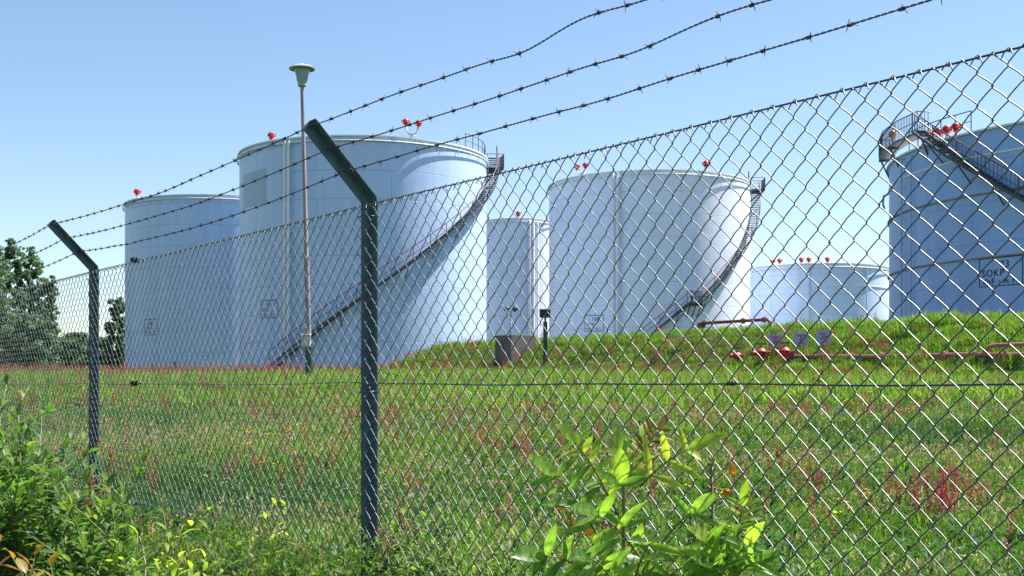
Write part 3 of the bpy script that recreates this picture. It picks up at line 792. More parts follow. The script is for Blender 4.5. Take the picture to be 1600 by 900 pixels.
for i in range(1, len(sm) - 1, 4):
    m = MB(); m.lathe(sm[i] , [(0.105, -0.05), (0.16, -0.05), (0.16, 0.05), (0.105, 0.05)], 12, (sm[i+1] - sm[i-1]).normalized()); m.obj('flange', M['pipe_red'], fm, True, 40)
for i in range(2, len(sm) - 1, 4):
    p = sm[i]; m = MB(); m.box((p.x, p.y, p.z - 0.42), (0.3, 0.22, 0.64)); m.obj('pipe_support', M['concrete'], fm)
m = MB(); e0 = sm[26]; e1 = sm[36]
m.tube([e0 + Vector((0, 0, .05)), e0 + (e1 - e0) * .08 + Vector((0, 0, .28)), e0 + (e1 - e0) * .16 + Vector((0, 0, .34)), e1 + Vector((0, 0, .36))], 0.08, 10); m.obj('branch_pipe', M['pipe_red'], fm, True)

def hydrant(px, Y_off, label, sc=1.0, Y=None):
    p = onbank(px, Y_off) if Y is None else put(px, Y)
    h = tag(empty('fire_hydrant', p), label, 'fire hydrant', 'red fire hydrants'); s = sc
    m = MB(); m.lathe(p - Vector((0, 0, .2)), [(0.16*s, 0), (0.16*s, 0.26*s), (0.13*s, 0.28*s), (0.13*s, 0.70*s), (0.22*s, 0.72*s), (0.26*s, 0.80*s), (0.26*s, 0.92*s), (0.30*s, 0.94*s), (0.30*s, 1.0*s), (0.2*s, 1.1*s), (0.09*s, 1.18*s), (0.09*s, 1.28*s), (0.02, 1.30*s)], 18)
    m.obj('body', M['red'], h, True, 35)
    for sg in (-1, 1):
        m = MB(); m.lathe(p + Vector((sg * 0.2 * s, 0, 0.64 * s)), [(0.10*s, -0.02), (0.10*s, 0.20*s), (0.15*s, 0.20*s), (0.15*s, 0.30*s), (0.04*s, 0.33*s)], 12, Vector((sg, -0.35, 0)).normalized()); m.obj('outlet', M['red'], h, True, 35)
    m = MB(); m.box(p + Vector((0, 0, 1.14 * s)), (0.5 * s, 0.07, 0.07)); m.obj('valve_bar', M['steel'], h)
hydrant(1152, OFFP + 0.3, 'small red fire hydrant at the left end of the row on the bank', 0.7)
hydrant(1189, OFFP + 0.3, 'red fire hydrant just left of the leftmost blue sign', 0.85)
hydrant(1226, OFFP + 0.3, 'red fire hydrant at the start of the long red pipe, between two blue signs', 0.85)
hydrant(273, 0, 'red fire hydrant in front of the far left tank', 1.0, Y=95)

def sign(px, py, label, lines):
    p = onbank(px, OFFP - 0.6); zc = EYE + (HOR - py) / FPX * p.y
    sg = tag(empty('information_sign', p), label, 'sign', 'small blue signs on the bank')
    wd, ht = 0.64, 0.56
    rot = Matrix.Rotation(R_(12), 3, 'Z')
    m = MB(); m.box((p.x, p.y, zc), (wd, 0.03, ht), rot); o = m.obj('sign_plate', M['signblue'], sg)
    m = MB()
    for k, (xa, xb, z) in enumerate(lines): m.box(Vector((p.x, p.y, zc + z)) + rot @ Vector(((xa + xb) / 2, -0.018, 0)), (xb - xa, 0.006, 0.065), rot)
    m.obj('sign_symbol', M['signred'], o)
    m = MB()
    for x in (-0.22, 0.22):
        q = Vector((p.x, p.y, 0)) + rot @ Vector((x, 0.04, 0)); m.tube([(q.x, q.y, p.z - .3), (q.x, q.y, zc + ht / 2)], 0.025, 6)
    m.obj('sign_post', M['lampgrey'], sg)
sign(1211, 532, 'blue sign right above the leftmost of two hydrants, furthest left of three', [(-.2, .2, .15), (-.08, .1, .05), (-.1, .16, -.06), (-.2, .05, -.16)])
sign(1251, 530, 'blue sign between the other two, with a red T shaped mark', [(-.22, .22, .16), (-.05, .05, .07), (-.05, .05, 0), (-.05, .05, -.07), (-.14, .14, -.17)])
sign(1287, 527, 'blue sign furthest right of three, over the red pipe', [(-.2, .1, .15), (-.1, .2, .04), (-.2, .02, -.06), (-.02, .2, -.16)])

# red pipe hoop on top of the bank
m = MB(); a = onbank(1097, 0.4); b2 = onbank(1203, 0.4); up = Vector((0, 0, 1))
za = EYE + (HOR - 505) / FPX * a.y; zb = EYE + (HOR - 499) / FPX * b2.y
hp = tag(empty('pipe_hoop', a), 'dark red pipe hoop standing on the crest of the bank', 'pipe')
A_ = Vector((a.x, a.y, za)); B_ = Vector((b2.x, b2.y, zb))
m.tube([A_ - up * 0.9, A_ - up * .12, A_ + (B_ - A_) * 0.03, A_ + (B_ - A_) * 0.97, B_ - up * .12, B_ - up * 0.9], 0.085, 10); m.obj('pipe', M['rail'], hp, True)
for t in (0.03, 0.62, 0.92):
    m = MB(); p = A_ + (B_ - A_) * t; m.lathe(p, [(0.09, -0.06), (0.15, -0.06), (0.15, 0.06), (0.09, 0.06)], 12, (B_ - A_).normalized()); m.obj('flange', M['rail'], hp)
m = MB(); m.box(A_ + Vector((-.05, 0, -.12)), (0.4, 0.3, 0.28)); m.obj('valve_body', M['rail'], hp)

# low red pipe in front of the left tanks
m = MB(); pts = [put(px, 84) + up * (0.42 + .03 * math.sin(px)) for px in range(-60, 440, 20)]
lp = tag(empty('ground_pipe', pts[0]), 'low red pipe along the far edge of the meadow under the left tanks', 'pipe')
m.tube(pts, 0.10, 8); m.obj('pipe', M['pipe_red'], lp, True)
for p in pts[1::4]:
    m = MB(); m.box((p.x, p.y, p.z - 0.42), (0.25, 0.25, 0.6)); m.obj('pipe_support', M['concrete'], lp)
for p in pts[3::6]:
    m = MB(); m.lathe(p, [(0.13, -0.12), (0.24, -0.12), (0.24, 0.12), (0.13, 0.12)], 12, Vector((1, 0, 0))); m.tube([p, p + up * .4], 0.05, 6); m.lathe(p + up * .4, [(.04, 0), (.22, 0), (.22, .05), (.04, .05)], 12); m.obj('valve', M['red'], lp)

# ------------------------------------------------------------------ trees
def tree(name, label, px, Y, ytop, spread, leaf, nleaf, seed, shape='round', group='trees beside the left tank', low=0.12):
    r = random.Random(seed); p = put(px, Y); H = EYE + (HOR - ytop) / FPX * Y - p.z
    root = tag(empty(name, p), label, 'tree', group)
    m = MB(); pts = [p + Vector((r.uniform(-.15, .15) * i * .3, r.uniform(-.15, .15) * i * .3, H * 0.9 * i / 6 - (0.3 if i == 0 else 0))) for i in range(7)]
    m.tube(pts, [H * 0.022 * (1 - i / 7.5) + 0.02 for i in range(7)], 8)
    cl = []
    nb = 40
    for i in range(nb):
        t = low + (0.97 - low) * (i + r.random()) / nb; a = i * 2.4 + r.uniform(-.5, .5)
        if shape == 'poplar': rad = spread * (0.35 + 0.65 * math.sin(math.pi * min(1, (1 - t) * 1.15 + 0.08))) * r.uniform(.5, 1)
        else: rad = spread * math.sqrt(max(0.04, 1 - ((t - 0.5) / 0.53) ** 2)) * r.uniform(.45, 1.0)
        base = p + Vector((0, 0, H * max(0.05, t - 0.12)))
        e = p + Vector((math.cos(a) * rad, math.sin(a) * rad, H * t))
        m.tube([base, base.lerp(e, .5) + Vector((0, 0, .1 * rad)), e], [H * .007, H * .005, .02], 5)
        cl.append((e, spread * r.uniform(.17, .32)))
        for _ in range(2): cl.append((base.lerp(e, r.uniform(.4, .9)) + Vector((r.gauss(0, .2), r.gauss(0, .2), r.gauss(0, .2))) * spread * .5, spread * r.uniform(.13, .24)))
    m.obj('trunk', M['bark'], root, True)
    m = MB()
    for (c, cr) in cl:
        for _ in range(nleaf // len(cl)):
            v = Vector((r.gauss(0, 1), r.gauss(0, 1), r.gauss(0, 1))).normalized() * cr * (r.random() ** 0.4); v.z *= 0.8
            q = c + v
            if q.z > p.z + H: q.z = p.z + H - r.random() * .5
            d = Vector((r.gauss(0, 1), r.gauss(0, 1), r.gauss(-.2, .7))).normalized()
            s = d.cross(Vector((r.gauss(0, 1), r.gauss(0, 1), r.gauss(0, 1)))).normalized()
            L = leaf * r.uniform(.6, 1.3)
            m.add([q - d * L * .5, q + s * L * .33, q + d * L * .5, q - s * L * .33], [(0, 1, 2, 3)])
    m.obj('crown', M['tree_leaf'], root)
tree('broadleaf_tree', 'tall dark tree at the left edge, highest of the tree group', 8, 145, 371, 2.9, .5, 6500, 1, 'poplar')
tree('broadleaf_tree', 'dark tree just right of the highest tree at the left edge', 46, 150, 384, 2.4, .5, 5200, 2, 'poplar')
tree('broadleaf_tree', 'lower dark tree on the right flank of the left tree group', 76, 142, 428, 1.5, .45, 3000, 3)
tree('broadleaf_tree', 'low green tree in the gap directly left of the left fence post', 118, 170, 520, 3.2, .5, 5000, 4)
tree('broadleaf_tree', 'slim dark tree against the left side of the far left tank', 184, 150, 462, 1.7, .5, 5000, 5)
tree('broadleaf_tree', 'bushy dark tree cut by the left edge of the photo', -22, 140, 400, 3.6, .55, 5500, 6)
tree('broadleaf_tree', 'low bushy tree just right of the left fence post, beside a slimmer tree', 156, 158, 528, 2.6, .5, 4500, 7)
tree('broadleaf_tree', 'low dense tree under the left tree group', 46, 135, 490, 3.2, .5, 5000, 9)
tree('broadleaf_tree', 'green tree glimpsed in the slit between the lowest tank and the tank marked 73', 1394, 190, 436, 3.0, .6, 4000, 8, group=None)

# ------------------------------------------------------------------ meadow (scattered stuff)
def gnode(name, protos):
    ng = bpy.data.node_groups.new(name, 'GeometryNodeTree')
    ng.interface.new_socket('Geometry', in_out='INPUT', socket_type='NodeSocketGeometry'); ng.interface.new_socket('Geometry', in_out='OUTPUT', socket_type='NodeSocketGeometry')
    gi = ng.nodes.new('NodeGroupInput'); go = ng.nodes.new('NodeGroupOutput'); jn = ng.nodes.new('GeometryNodeJoinGeometry')
    def attr(nm, ty):
        a = ng.nodes.new('GeometryNodeInputNamedAttribute'); a.data_type = ty; a.inputs['Name'].default_value = nm; return a.outputs[0]
    rot = attr('rot', 'FLOAT_VECTOR'); scl = attr('scl', 'FLOAT'); var = attr('var', 'INT')
    for k, pr in enumerate(protos):
        ip = ng.nodes.new('GeometryNodeInstanceOnPoints'); oi = ng.nodes.new('GeometryNodeObjectInfo'); oi.inputs['Object'].default_value = pr; oi.inputs['As Instance'].default_value = True
        cp = ng.nodes.new('FunctionNodeCompare'); cp.data_type = 'INT'; cp.operation = 'EQUAL'
        ng.links.new(var, cp.inputs[2]); cp.inputs[3].default_value = k
        ng.links.new(gi.outputs[0], ip.inputs['Points']); ng.links.new(oi.outputs['Geometry'], ip.inputs['Instance']); ng.links.new(cp.outputs[0], ip.inputs['Selection'])
        ng.links.new(rot, ip.inputs['Rotation']); ng.links.new(scl, ip.inputs['Scale']); ng.links.new(ip.outputs[0], jn.inputs[0])
    ng.links.new(jn.outputs[0], go.inputs[0]); return ng
def scatter(name, label, cat, pts, scl, var, protos, tilt=0.12):
    n = len(pts); me = bpy.data.meshes.new(name); me.vertices.add(n); me.vertices.foreach_set('co', np.asarray(pts, np.float32).ravel())
    rot = np.stack([nrng.normal(0, tilt, n), nrng.normal(0, tilt, n), nrng.uniform(0, 6.283, n)], 1)
    a = me.attributes.new('rot', 'FLOAT_VECTOR', 'POINT'); a.data.foreach_set('vector', rot.astype(np.float32).ravel())
    a = me.attributes.new('scl', 'FLOAT', 'POINT'); a.data.foreach_set('value', np.asarray(scl, np.float32))
    a = me.attributes.new('var', 'INT', 'POINT'); a.data.foreach_set('value', np.asarray(var, np.int32))
    o = link(name, me); md = o.modifiers.new('scatter', 'NODES'); md.node_group = gnode(name + '_scatter', protos)
    tag(o, label, cat, kind='stuff'); return o
def proto(name, mb, mats):
    me = bpy.data.meshes.new(name); me.from_pydata(mb.v, [], mb.f)
    for mm in mats: me.materials.append(mm)
    me.polygons.foreach_set('material_index', mb.mi); me.update()
    return bpy.data.objects.new(name, me)
def blade(mb, p, az, h, wd, lean, mi, seg=3):
    d = Vector((math.cos(az), math.sin(az), 0)); s = Vector((-d.y, d.x, 0)); vs = []
    for i in range(seg + 1):
        t = i / seg; c = p + d * (lean * h * t * t) + Vector((0, 0, h * t * (1 - 0.25 * lean * t))); ww = wd * (1 - t ** 1.6) * .5 + 0.0003
        vs += [c - s * ww, c + s * ww]
    mb.add(vs, [(i*2, i*2+1, i*2+3, i*2+2) for i in range(seg)], mi)
def grass_proto(seed, n, rad, h0, h1, wd, straw, dark=False, seeds=0):
    r = random.Random(seed); mb = MB()
    for _ in range(n):
        a = r.uniform(0, 6.28); q = rad * math.sqrt(r.random()); p = Vector((math.cos(a) * q, math.sin(a) * q, -0.01))
        blade(mb, p, r.uniform(0, 6.28), r.uniform(h0, h1), wd * r.uniform(.7, 1.3), r.uniform(.1, .9), 1 if r.random() < straw else 0)
    for _ in range(seeds):
        a = r.uniform(0, 6.28); q = rad * math.sqrt(r.random()); p = Vector((math.cos(a) * q, math.sin(a) * q, 0)); hh = h1 * r.uniform(1.0, 1.5)
        tip = p + Vector((r.gauss(0, .1) * hh, r.gauss(0, .1) * hh, hh)); cur = mb.cur; mb.cur = 1
        mb.tube([p, p.lerp(tip, .6), tip], [.0012, .001, .0008], 3, False)
        for k in range(7):
            c = p.lerp(tip, 1 - .035 * k); dd = Vector((r.gauss(0, 1), r.gauss(0, 1), 1)).normalized(); s = Vector((r.gauss(0, 1), r.gauss(0, 1), 0)).normalized()
            mb.add([c, c + dd * .012 + s * .004, c + dd * .022, c + dd * .012 - s * .004], [(0, 1, 2, 3)])
        mb.cur = cur
    return mb
gp = [proto('grass_tuft', grass_proto(i, 34, .13, .05, .15, .0050, .022 + .016 * (i % 2), seeds=1 if i == 3 else 0), [M['blade'], M['straw']]) for i in range(4)]
gp += [proto('grass_tuft', grass_proto(20 + i, 40, .16, .06, .17, .010, .03), [M['blade_dark'], M['straw']]) for i in range(2)]
gp += [proto('grass_tuft', grass_proto(30 + i, 46, .32, .14, .40, .018, .05, seeds=0), [M['blade'], M['straw']]) for i in range(3)]

def area(n, y0, y1, power=1.0, margin=2.5, slope=0.47):
    y = y0 + (y1 - y0) * nrng.random(n * 2) ** power
    x = (nrng.random(n * 2) * 2 - 1) * (0.47 * y1 + margin)
    k = np.abs(x) < slope * y + margin; return x[k], y[k]
tanks = [t1, t2, t3, t4, t5, t6]
def clear(x, y):
    k = np.ones(len(x), bool)
    for t in tanks: k &= np.hypot(x - t.c.x, y - t.c.y) > t.R + 0.5
    return k
def patch(x, y, s, ph): return np.sin(x * s + 1.7 * np.sin(y * s * .7 + ph)) * np.sin(y * s * 1.1 + 1.3 * np.sin(x * s * .8 + ph * 2)) 
X, Yv, S, VV = [], [], [], []
for (n, y0, y1, sc, near) in ((44000, 1.2, 13, .9, True), (64000, 11, 30, 1.15, True), (40000, 22, 56, 1.6, False), (42000, 46, 118, 1.6, False)):
    x, y = area(n, y0, y1); k = clear(x, y); x, y = x[k], y[k]
    pt = patch(x, y, .45, .6) + nrng.normal(0, .35, len(x))
    if near: v = np.where(pt > .55, nrng.integers(4, 6, len(x)), nrng.integers(0, 4, len(x)))
    else: v = np.where(nrng.random(len(x)) < .35, nrng.integers(6, 9, len(x)), np.where(pt > .7, nrng.integers(4, 6, len(x)), nrng.integers(0, 4, len(x))))
    X.append(x); Yv.append(y); VV.append(v); S.append(sc * nrng.uniform(.6, 1.3, len(x)) * (1 + .38 * np.clip(patch(x, y, .8, 2.2) + patch(x, y, 2.1, .3), -1, 1.2)) * np.where(v >= 6, .6, 1.0))
X = np.concatenate(X); Yv = np.concatenate(Yv); VV = np.concatenate(VV); S = np.concatenate(S)
scatter('meadow_grass', 'rough meadow grass covering the field and the bank', 'grass', np.stack([X, Yv, terrain(X, Yv)], 1), S, VV, gp)

# broad low herbs
def herb_proto(seed, n, rad, L, mi=0):
    r = random.Random(seed); mb = MB()
    for _ in range(n):
        a = r.uniform(0, 6.28); q = rad * math.sqrt(r.random()); p = Vector((math.cos(a) * q, math.sin(a) * q, r.uniform(0.0, .12)))
        mb.leaf(p, Vector((math.cos(a + r.gauss(0, .8)), math.sin(a + r.gauss(0, .8)), r.uniform(.1, 1.1))), Vector((0, 0, 1)), L * r.uniform(.6, 1.3), L * .33, .4, .2, 3, mi)
    return mb
def flower_proto(seed, n, rad, h, mi, size, kind):
    r = random.Random(seed); mb = MB()
    for _ in range(n):
        a = r.uniform(0, 6.28); q = rad * math.sqrt(r.random()); p = Vector((math.cos(a) * q, math.sin(a) * q, 0)); t = p + Vector((r.gauss(0, .04), r.gauss(0, .04), h * r.uniform(.7, 1.2)))
        mb.cur = 0; mb.tube([p, t], [.0018, .0012], 3, False)
        for k in range(3): mb.leaf(p.lerp(t, r.uniform(.1, .7)), Vector((r.gauss(0, 1), r.gauss(0, 1), .5)), Vector((0, 0, 1)), .05, .012, .3, .1, 2, 0)
        for k in range(8 if kind == 'umbel' else 6):
            c = t + Vector((r.gauss(0, size), r.gauss(0, size), r.uniform(-.004, .006)))
            d = Vector((r.gauss(0, 1), r.gauss(0, 1), .35)).normalized(); s = d.cross(Vector((0, 0, 1))).normalized(); z = size * .55
            mb.add([c - d * z, c + s * z, c + d * z, c - s * z], [(0, 1, 2, 3)], mi)
    return mb
def sorrel_proto(seed, n, rad, h, mi):
    r = random.Random(seed); mb = MB()
    for _ in range(n):
        a = r.uniform(0, 6.28); q = rad * math.sqrt(r.random()); p = Vector((math.cos(a) * q, math.sin(a) * q, 0)); hh = h * r.uniform(.65, 1.15)
        t = p + Vector((r.gauss(0, .09) * hh, r.gauss(0, .09) * hh, hh)); mb.cur = mi; mb.tube([p, p.lerp(t, .5), t], [.0028, .0022, .0012], 4, False)
        br = [(t, p.lerp(t, .40))]
        for k in range(r.randint(2, 5)):
            b = p.lerp(t, r.uniform(.42, .75)); an = r.uniform(0, 6.28); e = b + Vector((math.cos(an) * .10 * hh, math.sin(an) * .10 * hh, .26 * hh)); br.append((e, b)); mb.tube([b, e], .0012, 3, False)
        for (e, b) in br:
            nn = max(8, int((e - b).length / .0095))
            for k in range(nn):
                c = b.lerp(e, (k + r.random()) / nn); d = Vector((r.gauss(0, 1), r.gauss(0, 1), r.gauss(0, .6))).normalized(); s = Vector((r.gauss(0, 1), r.gauss(0, 1), r.gauss(0, 1))).normalized()
                mb.add([c, c + d * .009 + s * .006, c + d * .018, c + d * .009 - s * .006], [(0, 1, 2, 3)], mi)
        for k in range(2): mb.leaf(p + Vector((0, 0, .03)), Vector((r.gauss(0, 1), r.gauss(0, 1), .7)), Vector((0, 0, 1)), .12, .025, .4, .2, 3, 0)
    return mb
hp_ = [proto('herb', herb_proto(60 + i, 30, .15, .042 + .010 * i), [M['blade_dark']]) for i in range(3)]
x1, y1_ = area(9000, 1.5, 24); x2, y2_ = area(4200, 24, 90)
x = np.concatenate([x1, x2]); y = np.concatenate([y1_, y2_]); pt = patch(x, y, .5, 1.9) + nrng.normal(0, .4, len(x)); k = (pt > -.05 - .5 * ((x / y > .02) & (y < 24))) & clear(x, y); x, y = x[k], y[k]
scatter('meadow_herbs', 'dark green low broad leaved herbs among the grass', 'herbs', np.stack([x, y, terrain(x, y)], 1), nrng.uniform(.7, 1.6, len(x)) * np.where(y > 24, 1.8, 1), nrng.integers(0, 3, len(x)), hp_, .2)

sp = [proto('sorrel', sorrel_proto(80 + i, 2 + i, .12, .46, 1), [M['blade'], M['sorrel']]) for i in range(3)] + [proto('sorrel', sorrel_proto(90 + i, 4, .13, .50, 1), [M['blade_dark'], M['pink']]) for i in range(1)]
xs, ys = area(1900, 5.5, 40, .8); pt = patch(xs, ys, .6, 3.1) + nrng.normal(0, .6, len(xs)); k = pt > .15; xs, ys = xs[k], ys[k]; vs_ = nrng.integers(0, 3, len(xs)); ss = nrng.uniform(.65, 1.15, len(xs))
x2, y2_ = area(5200, 36, 92, .8); 
dx = x2 - B1[0]; dy = y2_ - B1[1]; dd = (B2 - B1) / np.linalg.norm(B2 - B1); off = dx * (-bn.x) + dy * (-bn.y); off = -off
onright = (x2 / y2_ > -0.03)
pt = patch(x2, y2_, .33, 4.4) + nrng.normal(0, .45, len(x2))
k = clear(x2, y2_) & (((~onright) & (y2_ > 56) & (pt > -.25)) | (onright & (off > 3.0) & (off < 10) & (pt > -.15)) | (nrng.random(len(x2)) < .06)); x2, y2_ = x2[k], y2_[k]
xc = np.array([P(px, 800, yy).x for px, yy in ((1462, 8.0), (1475, 8.3), (1450, 7.9), (1440, 8.4), (1405, 8.6), (1380, 8.3), (1515, 9.5), (1525, 9.3), (1535, 8.8), (1155, 8.8), (1270, 9.0), (1285, 9.1), (870, 8.6), (1170, 7.6), (1470, 7.7), (1490, 8.1))]); yc = np.array([8.0, 8.3, 7.9, 8.4, 8.6, 8.3, 9.5, 9.3, 8.8, 8.8, 9.0, 9.1, 8.6, 7.6, 7.7, 8.1])
vc = np.array([3, 0, 1, 0, 1, 2, 0, 1, 1, 0, 1, 2, 0, 1, 3, 2])
x = np.concatenate([xs, x2, xc]); y = np.concatenate([ys, y2_, yc]); v = np.concatenate([vs_, nrng.integers(0, 3, len(x2)), vc]); s = np.concatenate([ss, nrng.uniform(1.0, 1.9, len(x2)), np.full(len(xc), .95)])
scatter('red_sorrel', 'rust red sorrel seed spikes standing in the grass', 'sorrel', np.stack([x, y, terrain(x, y)], 1), s, v, sp, .1)

wp = [proto('flower', flower_proto(100, 4, .14, .16, 1, .008, 'umbel'), [M['blade'], M['wfl']]), proto('flower', flower_proto(101, 4, .24, .20, 1, .007, 'umbel'), [M['blade'], M['wfl']]), proto('flower', flower_proto(102, 3, .10, .30, 1, .015, 'y'), [M['blade'], M['yfl']])]
x, y = area(1500, 5.5, 32); v = np.where(nrng.random(len(x)) < .08, 2, nrng.integers(0, 2, len(x)))
xa = np.array([P(px, 700, yy).x for px, yy in ((645, 11), (650, 11.3), (1455, 22), (1450, 22), (835, 14), (1300, 16))]); ya = np.array([11, 11.3, 22, 22.3, 14, 16.0])
x = np.concatenate([x, xa]); y = np.concatenate([y, ya]); v = np.concatenate([v, np.full(6, 2)])
scatter('meadow_flowers', 'tiny white and yellow flowers sprinkled in the grass', 'flowers', np.stack([x, y, terrain(x, y)], 1), nrng.uniform(.7, 1.3, len(x)), v, wp)

# ------------------------------------------------------------------ foreground plants
UP = Vector((0, 0, 1))
def shoot(stem_mb, leaf_mb, p0, p1, r, L, Wd, gap, start=0.25, pinnate=0, droop=.3, bendv=None, mi=0, thick=.006):
    n = 9; pts = []
    bv = bendv or Vector((r.gauss(0, .06), r.gauss(0, .06), 0)) * (p1 - p0).length
    for i in range(n + 1):
        t = i / n; pts.append(p0.lerp(p1, t) + bv * 4 * t * (1 - t))
    stem_mb.tube(pts, [thick * (1 - .75 * i / n) for i in range(n + 1)], 6)
    tot = (p1 - p0).length; k = max(2, int(tot * (1 - start) / gap)); az = r.uniform(0, 6.28)
    for i in range(k + 1):
        t = start + (1 - start) * i / k; f = t * n; a = min(int(f), n - 1); c = pts[a].lerp(pts[a+1], f - a); ax = (pts[a+1] - pts[a]).normalized()
        az += 2.4 + r.uniform(-.4, .4)
        out = Vector((math.cos(az), math.sin(az), 0)); out = (out - ax * out.dot(ax)).normalized()
        d = (out * (1.0 - .45 * t) + ax * (.45 + .5 * t) + UP * r.uniform(-.15, .25)).normalized(); sc = (1.05 - .35 * t) * r.uniform(.8, 1.15)
        if pinnate:
            rl = L * (pinnate * .36) * sc; e = c + d * rl
            stem_mb.tube([c, c.lerp(e, .5) + UP * .02 * rl, e - UP * .1 * rl], [.0022, .0016, .001], 4, False)
            sd = d.cross(UP).normalized(); un = sd.cross(d)
            for q in range(pinnate):
                tt = (q + 1) / (pinnate + .3); b = c.lerp(e, tt) - UP * .1 * rl * tt * tt
                for sg in (-1, 1): leaf_mb.leaf(b, (sd * sg + d * .55 + UP * r.uniform(-.2, .15)), un + sd * r.gauss(0, .2), L * r.uniform(.8, 1.1) * sc * (1.1 - .3 * abs(tt - .5)), Wd * sc, droop * r.uniform(.5, 1.3), .22, 4, mi)
            leaf_mb.leaf(e - UP * .1 * rl, d, un, L * sc, Wd * sc, droop, .22, 4, mi)
        else:
            leaf_mb.leaf(c, d, UP + out * r.gauss(0, .35), L * sc, Wd * sc, droop * r.uniform(.4, 1.5), .25, 5, mi)
def shrub(name, label, cat, base, tips, seed, L, Wd, gap, leafm, pinnate=0, start=.25, thick=.006, sub=2, group=None, droop=.3):
    r = random.Random(seed); root = tag(empty(name, base), label, cat, group); st, lf = MB(), MB()
    for t in tips:
        b = base + Vector((r.gauss(0, .06), r.gauss(0, .06), -.03))
        shoot(st, lf, b, t, r, L, Wd, gap, start, pinnate, droop, thick=thick)
        for _ in range(sub):
            f = r.uniform(.4, .8); q = b.lerp(t, f); ln = (t - b).length * r.uniform(.22, .42); a = r.uniform(0, 6.28)
            shoot(st, lf, q, q + Vector((math.cos(a) * ln * .75, math.sin(a) * ln * .75, ln * r.uniform(.3, .8))), r, L * .9, Wd * .9, gap, .2, pinnate, droop, thick=thick * .6)
    st.obj('stems', M['stem'], root, True); lf.obj('leaves', leafm, root, True); return root
def gp_(px, Y): x = (px - 800) / FPX * Y; return Vector((x, Y, tz(x, Y)))
r = random.Random(5)
def tips(lst): return [P(a, b, c) for a, b, c in lst]
# big bush at left
rb = random.Random(77)
T = [(12, 592, 5.4), (45, 605, 5.5), (28, 640, 5.2), (66, 640, 5.4), (-30, 630, 5.3)]
for i in range(42):
    px = rb.uniform(-90, 82); Yt = rb.uniform(4.1, 5.3); lim = 668 + max(0, px - 35) * 1.0
    T.append((px, lim + 215 * rb.random() ** 1.3, Yt))
shrub('leafy_bush', 'tall leafy green bush at the left edge in front of the fence', 'bush', gp_(5, 4.9), tips(T), 21, .074, .036, .026, M['shrub_leaf'], 0, .30, .006, 3, 'bushes along the fence', .2)
T = [(135, 732, 5.0), (165, 738, 5.0), (195, 752, 5.0)]
for i in range(40):
    px = rb.uniform(70, 245); Yt = rb.uniform(4.0, 5.0); lim = 745 + max(0, px - 185) * 0.9 + max(0, 110 - px) * .5
    T.append((px, lim + 160 * rb.random() ** 1.2, Yt))
shrub('leafy_bush', 'lower dense green bush right of the tall one, below the left fence post', 'bush', gp_(160, 4.6), tips(T), 22, .070, .032, .026, M['shrub_leaf'], 0, .25, .006, 2, 'bushes along the fence', .2)
T = [(255, 800, 4.6), (285, 825, 4.6), (320, 870, 4.6), (345, 895, 4.7), (270, 850, 4.5), (215, 835, 4.3), (250, 880, 4.2), (185, 850, 4.2), (300, 890, 4.4), (280, 870, 4.3)]
shrub('young_shoot', 'pale yellow green shoots at the right foot of the left bushes', 'plant', gp_(240, 4.4), tips(T), 23, .07, .028, .035, M['young_leaf'], 0, .3, .004, 1)
T = [(20, 872, 3.7), (55, 868, 3.7), (-5, 850, 3.7), (80, 885, 3.7), (40, 895, 3.6)]
shrub('young_shoot', 'bronze tipped young leaves in the bottom left corner', 'plant', gp_(40, 3.7), tips(T), 24, .085, .045, .04, M['bronze_leaf'], 0, .5, .004, 1)
# bramble behind the mesh at the near post
T = [(610, 790, 5.6), (640, 765, 5.7), (665, 770, 5.7), (690, 790, 5.7), (625, 830, 5.5), (660, 840, 5.5), (700, 850, 5.5), (590, 850, 5.6), (730, 860, 5.4), (650, 880, 5.3), (760, 880, 5.3), (720, 825, 5.6), (600, 880, 5.4)]
shrub('bramble', 'small leaved bramble growing through the mesh right of the near post', 'bramble', gp_(655, 5.5), tips(T), 25, .055, .03, .022, M['herb_leaf'], 0, .25, .004, 3)
T = [(428, 772, 6.4), (445, 790, 6.3), (415, 810, 6.2), (440, 840, 6.1), (400, 850, 6.0), (470, 850, 6.0)]
shrub('young_shoot', 'thin pale shoot behind the mesh left of the near post', 'plant', gp_(435, 6.3), tips(T), 26, .065, .028, .05, M['young_leaf'], 0, .45, .003, 0)
for i, (px, Y, yt, wd, lab) in enumerate(((360, 5.3, 868, .20, 'low weed clump right of the yellow green shoots'), (455, 5.2, 862, .22, 'low weed clump under the thin pale shoot'), (535, 5.0, 845, .16, 'low weed clump hugging the left side of the near post'),
        (770, 5.0, 838, .22, 'low weed clump between the bramble and the ash sapling'), (840, 4.6, 850, .16, 'low weed clump at the left foot of the ash sapling'), (1215, 3.9, 868, .14, 'low weed clump right of the small ash shoot'))):
    rr = random.Random(40 + i); b = gp_(px, Y); ht = EYE - (yt - HOR) / FPX * Y
    T = [b + Vector((rr.gauss(0, wd), rr.gauss(0, .10), ht * rr.uniform(.6, 1.05))) for _ in range(16)]
    shrub('weed_clump', lab, 'weeds', b, T, 41 + i, .062, .020, .026, M['shrub_leaf'] if i % 2 else M['herb_leaf'], 0, .35, .003, 1, 'weed clumps at the foot of the fence')
